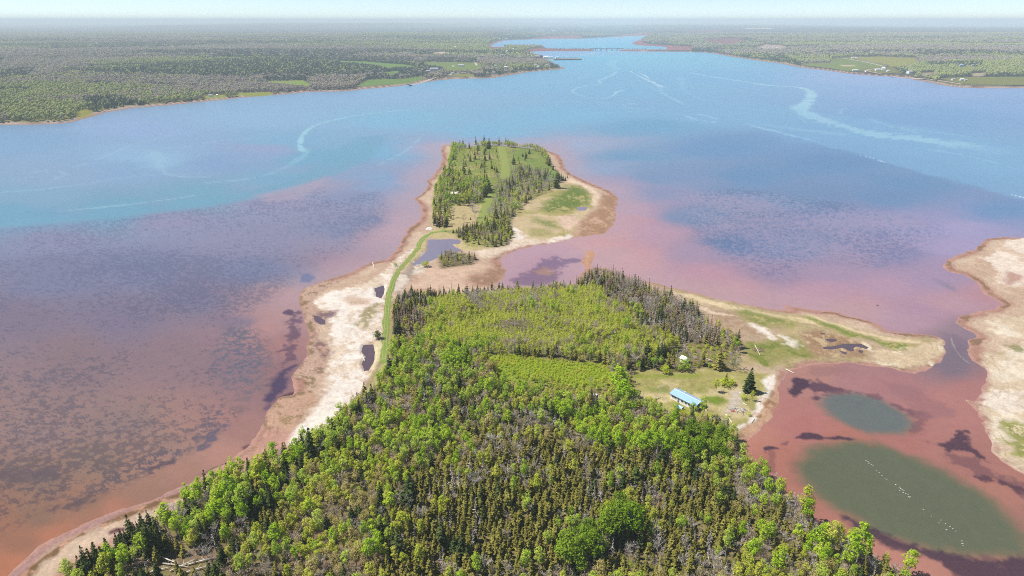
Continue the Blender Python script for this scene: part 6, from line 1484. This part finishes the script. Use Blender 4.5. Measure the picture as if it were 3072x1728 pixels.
for i, (x, y, w, wl_, r_, t) in enumerate(((410, 443, 22, W_WHITE, R_GREY, 'leftmost white house of the village behind the wharf'), (460, 458, 26, W_GREY, R_LIGHT, 'grey village house with a pale roof'), (517, 410, 26, W_WHITE, R_LIGHT, 'bright white village house below the causeway trees'), (478, 488, 24, W_WHITE, R_GREY, 'white village house nearest the spruce belt'), (525, 486, 20, W_CREAM, R_LIGHT, 'cream village house with a pale roof'), (640, 382, 26, W_WHITE, R_LIGHT, 'white house with pale roof beside the basin trees'), (600, 384, 16, W_GREY, R_LIGHT, 'small grey house left of the basin trees'), (790, 468, 20, W_CREAM, R_LIGHT, 'cream house left of the red warehouse'), (440, 432, 16, W_GREY, R_GREY, 'small grey roofed village house'), (495, 462, 18, W_BLUE, R_GREY, 'small bluish village house'), (390, 400, 20, W_GREY, R_DARK, 'dark roofed house at the basin mud'))):
    fh('house', t, 'L', x, y, w, 5.5, wl_, r_, grp=VL, rz=i * .4, win=2)
TN = 'buildings of the distant town'
for i, (fr, x, y, w, h, t, c) in enumerate((('L', 707, 109, 26, 12, 'largest white building of the distant town on the ridge', 'building'), ('L', 767, 109, 14, 12, 'white building right of the largest ridge building', 'building'), ('L', 533, 124, 14, 10, 'small white building left on the distant ridge', 'building'), ('L', 925, 150, 60, 9, 'long low white building in the distant town', 'building'), ('L', 983, 147, 16, 10, 'white block at the end of the long low town building', 'building'), ('L', 1122, 153, 36, 14, 'tall white building right of the church', 'building'), ('L', 1000, 202, 44, 8, 'pale building by the basin shore below the church', 'building'), ('L', 408, 250, 36, 7, 'white house at the far basin shore left', 'house'), ('L', 515, 246, 40, 7, 'pale house at the far basin shore point', 'house'), ('L', 1520, 106, 70, 7, 'very long pale roof on the far plain', 'building'), ('L', 2230, 114, 26, 8, 'white roof far off right of the river', 'building'), ('L', 2095, 124, 12, 8, 'tiny white building far off right of the river', 'building'), ('L', 970, 122, 40, 6, 'faint pale roof above the town', 'building'), ('K', 330, 208, 10, 16, 'white farm roof on the left horizon plain', 'building'), ('K', 430, 217, 34, 12, 'long white farm roof on the left horizon plain', 'building'))):
    fh('town_building' if c == 'building' else 'house', t, fr, x, y, w, h, W_WHITE, R_LIGHT, c, TN, (i % 3 - 1) * .2, .35, h * .3, 0)
X, Y, Z = g_at('L', 1062, 188)
e = empty('church', (X, Y, Z), 1.2); tag(e, 'white church with a pointed steeple in the distant town', 'church')
m = MB(); m.gable_walls(26, 13, 9, 6); link('wall', m.mesh('wall', W_WHITE), e)
m = MB(); m.gable(26, 13, 9, 6, .5, .3); link('roof', m.mesh('roof', R_GREY), e)
m = MB(); m.box((-15, 0, 11), (5, 5, 22)); tw = link('tower', m.mesh('tower', W_WHITE), e)
m = MB(); m.add([(-17.8, -2.8, 22), (-12.2, -2.8, 22), (-12.2, 2.8, 22), (-17.8, 2.8, 22), (-15, 0, 36)], [(0, 1, 4), (1, 2, 4), (2, 3, 4), (3, 0, 4), (3, 2, 1, 0)]); link('spire', m.mesh('spire', W_WHITE), tw)
RS = 'farm buildings on the right shore'
for x, y, w, h, wl_, r_, t, rz, dep in ((1300, 536, 46, 4, W_WHITE, R_LIGHT, 'long white greenhouse in the green field on the right shore', -.1, .35), (1388, 544, 26, 4, W_WHITE, R_GREY, 'grey roofed cabin by the beach road on the right shore', .2, .6), (1470, 533, 42, 5.5, W_WHITE, R_LIGHT, 'white barn left of the tall white farmhouse', .1, .5), (1512, 530, 28, 8, W_WHITE, R_LIGHT, 'tall white farmhouse at the end of the straight farm lane', -.3, .8), (1550, 540, 26, 4.5, W_WHITE, R_LIGHT, 'low white garage right of the tall farmhouse', .2, .6), (1712, 555, 50, 8, W_WHITE, R_GREY, 'big white house with steep grey roof among dark trees', .4, .6), (2100, 500, 30, 6, W_BLUE, R_BLUE, 'bluish house deep in the right woods', 0, .6), (2185, 500, 24, 5, W_GREY, R_GREY, 'grey house right of the bluish one in the woods', .1, .6), (2040, 606, 26, 4.5, W_WHITE, R_GREY, 'white cottage left in the shore meadow at the right', .2, .6), (2105, 608, 30, 5, W_WHITE, R_LIGHT, 'white cottage with a pale roof in the shore meadow', -.1, .6), (2135, 610, 22, 4, W_GREY, R_GREY, 'small grey shed beside the meadow cottages', 0, .7), (1283, 440, 24, 4.5, W_WHITE, R_LIGHT, 'white house at the top of the straight farm lane', .2, .5), (1308, 441, 18, 4, W_GREY, R_LIGHT, 'pale shed at the top of the straight farm lane', 0, .5), (1420, 360, 50, 5, W_WHITE, R_LIGHT, 'long white roof in the woods above the fields', .1, .4), (1108, 368, 12, 5, W_WHITE, R_LIGHT, 'lone white roof in the woods left of the long one', 0, .6), (2470, 352, 80, 5, W_WHITE, R_LIGHT, 'very long pale greenhouse far right in the woods', 0, .2)):
    fh('farm_building', t, 'K2', x, y, w * .85, h * .85, wl_, r_, 'building', RS, rz, dep, None, 2)
CL = 'trailers in the white cluster on the right shore'
for i, (x, y) in enumerate(((585, 366), (612, 362), (628, 352), (640, 372), (655, 360), (668, 374), (682, 358), (700, 372), (715, 364), (730, 374), (775, 370))):
    fh('mobile_home', '%s white trailer from the left in the cluster above the right shore woods' % ['first', 'second', 'third', 'fourth', 'fifth', 'sixth', 'seventh', 'eighth', 'ninth', 'tenth', 'rightmost'][i], 'K2', x, y, 16, 4.0, W_WHITE, R_LIGHT, 'trailer', CL, (i % 4) * .4, .5, 1.0, 1)
def polemk(fr, x, y, h, label):
    X, Y, Z = g_at(fr, x, y)
    e = empty('utility_pole', (X, Y, Z)); tag(e, label, 'utility pole', 'utility poles along the right shore road')
    m = MB(); m.tube([(0, 0, -.5), (0, 0, h)], [.22, .16], 6); link('post', m.mesh('post', WOOD), e)
    m = MB(); m.box((0, 0, h - .8), (2.4, .15, .15)); link('crossarm', m.mesh('crossarm', WOOD), e)
for x, y, t in ((1485, 440, 'first utility pole from the left on the right shore road'), (1610, 455, 'second utility pole from the left on the right shore road'), (1718, 472, 'third utility pole from the left on the right shore road'), (2000, 512, 'utility pole nearest the white meadow cottages')):
    polemk('M', x, y, 11, t)

# ---- bridge between the two causeways, wharf
X0, Y0 = at('L', 1625, 392); X1, Y1 = at('L', 1975, 392)
e = empty('bridge', ((X0 + X1) / 2, (Y0 + Y1) / 2, 0), math.atan2(Y1 - Y0, X1 - X0)); tag(e, 'long low grey bridge on piers joining the two red causeways', 'bridge')
BL = math.hypot(X1 - X0, Y1 - Y0)
CONC = plain('grey_concrete', (.34, .37, .40), .85, .1, .2)
m = MB(); m.box((0, 0, 10), (BL + 40, 11, 2.6)); link('deck', m.mesh('deck', CONC), e)
for s in (-1, 1):
    m = MB(); m.box((0, s * 5.3, 12), (BL + 40, .3, 1.2)); link('railing', m.mesh('railing', CONC), e)
for k in range(5):
    m = MB(); m.box((-BL / 2 + BL * (k + .5) / 5, 0, 4), (7, 9, 11)); link('pier', m.mesh('pier', CONC), e)
a0 = at('L', 1100, 505, 3); a1 = at('L', 1460, 500, 3)
e = empty('wharf', ((a0[0] + a1[0]) / 2, (a0[1] + a1[1]) / 2, 0), math.atan2(a1[1] - a0[1], a1[0] - a0[0])); tag(e, 'long timber wharf with a red gravel top reaching into the bay', 'wharf')
WL = math.hypot(a1[0] - a0[0], a1[1] - a0[1])
m = MB(); m.box((0, 0, 1.5), (WL, 46, 4.4)); link('deck', m.mesh('deck', plain('red_gravel', (.40, .28, .23), .95, .2, .2)), e)
for s in (-1, 1):
    m = MB(); m.box((0, s * 23.3, 2.0), (WL + 1, .6, 5.0)); link('bulkhead', m.mesh('bulkhead', DARKW), e)
for k in range(16):
    m = MB(); xx = -WL * .3 + WL * .8 * k / 16; h = rnd.uniform(4, 9)
    m.tube([(xx, 20, 3), (xx, 20, 3.6 + h)], [.8, .6], 6); link('piling', m.mesh('piling', DARKW), e)

# ------------------------------------------------------------------ far woods
frows = []
def put(X, Y, Z, sc0):
    cf_, br_, n_ = tones(X, Y)
    dk = np.zeros(len(X), bool)
    for p in DARKROWS: dk |= sdf(p, X, Y, 5) > -4
    u = RNG.random(len(X)); u2 = RNG.random(len(X))
    for i in range(len(X)):
        k = 'c' if (dk[i] and u[i] < .85) or u[i] < .025 + .80 * cf_[i] else ('b' if u2[i] < .04 + .90 * br_[i] else ('v' if u2[i] > .985 else 'g'))
        s = sc0 * RNG.uniform(.6, 1.15)
        frows.append((X[i], Y[i], Z[i], FIDX[k][RNG.integers(len(FIDX[k]))], RNG.uniform(0, 6.28), s * RNG.uniform(.9, 1.2) * (1.0 if k != 'c' else .95), s))
for y0, y1, step, sc in ((1150, 2000, 6.0, 1.0), (2000, 3200, 8.5, 1.15), (3200, 5200, 14, 1.6), (5200, 9000, 30, 2.2)):
    put(*far_points(y0, y1, step), sc)
# a few on the wooded point by the causeway and along the causeways
for fr, pl, st, kk in (('L', [(760, 352), (1000, 345), (1010, 366), (740, 372)], 13, 'gcb'), ('L', [(1100, 386), (1630, 383), (1630, 388), (1100, 392)], 22, 'cb'), ('L', [(1980, 386), (2500, 387), (2500, 391), (1980, 391)], 34, 'cb'), ('L', [(2270, 240), (2576, 200), (2900, 200), (2900, 320), (2576, 322), (2270, 300)], 16, 'gbc')):
    P_ = poly(fr, *pl); lo, hi = P_.min(0), P_.max(0)
    gx, gy = np.meshgrid(np.arange(lo[0], hi[0], st), np.arange(lo[1], hi[1], st))
    X = (gx + RNG.uniform(-.5, .5, gx.shape) * st).ravel(); Y = (gy + RNG.uniform(-.5, .5, gx.shape) * st).ravel()
    s_ = sdf(P_, X, Y) > 0; X, Y = X[s_], Y[s_]
    if len(X):
        Z = heights(X, Y)[0]
        for a, b, c in zip(X, Y, Z):
            if c < .3: continue
            k = kk[RNG.integers(len(kk))]; s = RNG.uniform(.7, 1.1)
            frows.append((a, b, c, FIDX[k][RNG.integers(len(FIDX[k]))], RNG.uniform(0, 6.28), s, s))
scatter_mesh('far_woods', frows, far_col)
print('far trees', len(frows))

# ------------------------------------------------------------------ air, sky, sun, camera
m, nt = new_mat('thin_haze')
out = N(nt, 'ShaderNodeOutputMaterial'); pv = N(nt, 'ShaderNodeVolumePrincipled')
pv.inputs['Color'].default_value = (.83, .955, 1.0, 1); pv.inputs['Density'].default_value = HAZE_D; pv.inputs['Anisotropy'].default_value = 0.0
nt.links.new(pv.outputs[0], out.inputs['Volume'])
hz = MB(); hz.box((0, 36000, 110 - 5), (190000, 80000, 230))
tag(link('haze', hz.mesh('haze', m)), kind='stuff')

SUN_EL, SUN_AZ = math.radians(57), math.radians(-86)
w = bpy.data.worlds.new('World'); scene.world = w; w.use_nodes = True
nt = w.node_tree; bg = nt.nodes['Background']
sky = nt.nodes.new('ShaderNodeTexSky'); sky.sky_type = 'NISHITA'; sky.sun_disc = False
sky.sun_elevation = SUN_EL; sky.sun_rotation = SUN_AZ % (2 * math.pi); sky.altitude = 1000; sky.air_density = .62; sky.dust_density = 0.0; sky.ozone_density = 1.3
nt.links.new(sky.outputs[0], bg.inputs[0]); bg.inputs[1].default_value = .105
sl = bpy.data.lights.new('sun', 'SUN'); sl.energy = 5.0; sl.angle = math.radians(.53); sl.color = (1.0, .945, .85)
so = bpy.data.objects.new('sun', sl); COL.objects.link(so)
d = Vector((math.sin(SUN_AZ) * math.cos(SUN_EL), math.cos(SUN_AZ) * math.cos(SUN_EL), math.sin(SUN_EL)))
so.rotation_euler = d.to_track_quat('Z', 'Y').to_euler(); so.location = (-300, 200, 500)
cam = bpy.data.cameras.new('camera'); cam.lens = 24; cam.sensor_width = 36; cam.sensor_fit = 'HORIZONTAL'; cam.clip_start = 1; cam.clip_end = 200000
co = bpy.data.objects.new('camera', cam); COL.objects.link(co); co.location = (0, 0, CAM_H); co.rotation_euler = (math.pi / 2 - PITCH, 0, 0)
scene.camera = co
vs = scene.view_settings; vs.view_transform = 'Standard'; vs.look = 'None'; vs.exposure = .4; vs.gamma = 1
scene.cycles.use_denoising = False; scene.cycles.filter_width = 1.0; scene.cycles.max_bounces = 6; scene.cycles.diffuse_bounces = 4; scene.cycles.glossy_bounces = 2; scene.cycles.transmission_bounces = 2; scene.cycles.volume_bounces = 3; scene.cycles.transparent_max_bounces = 4
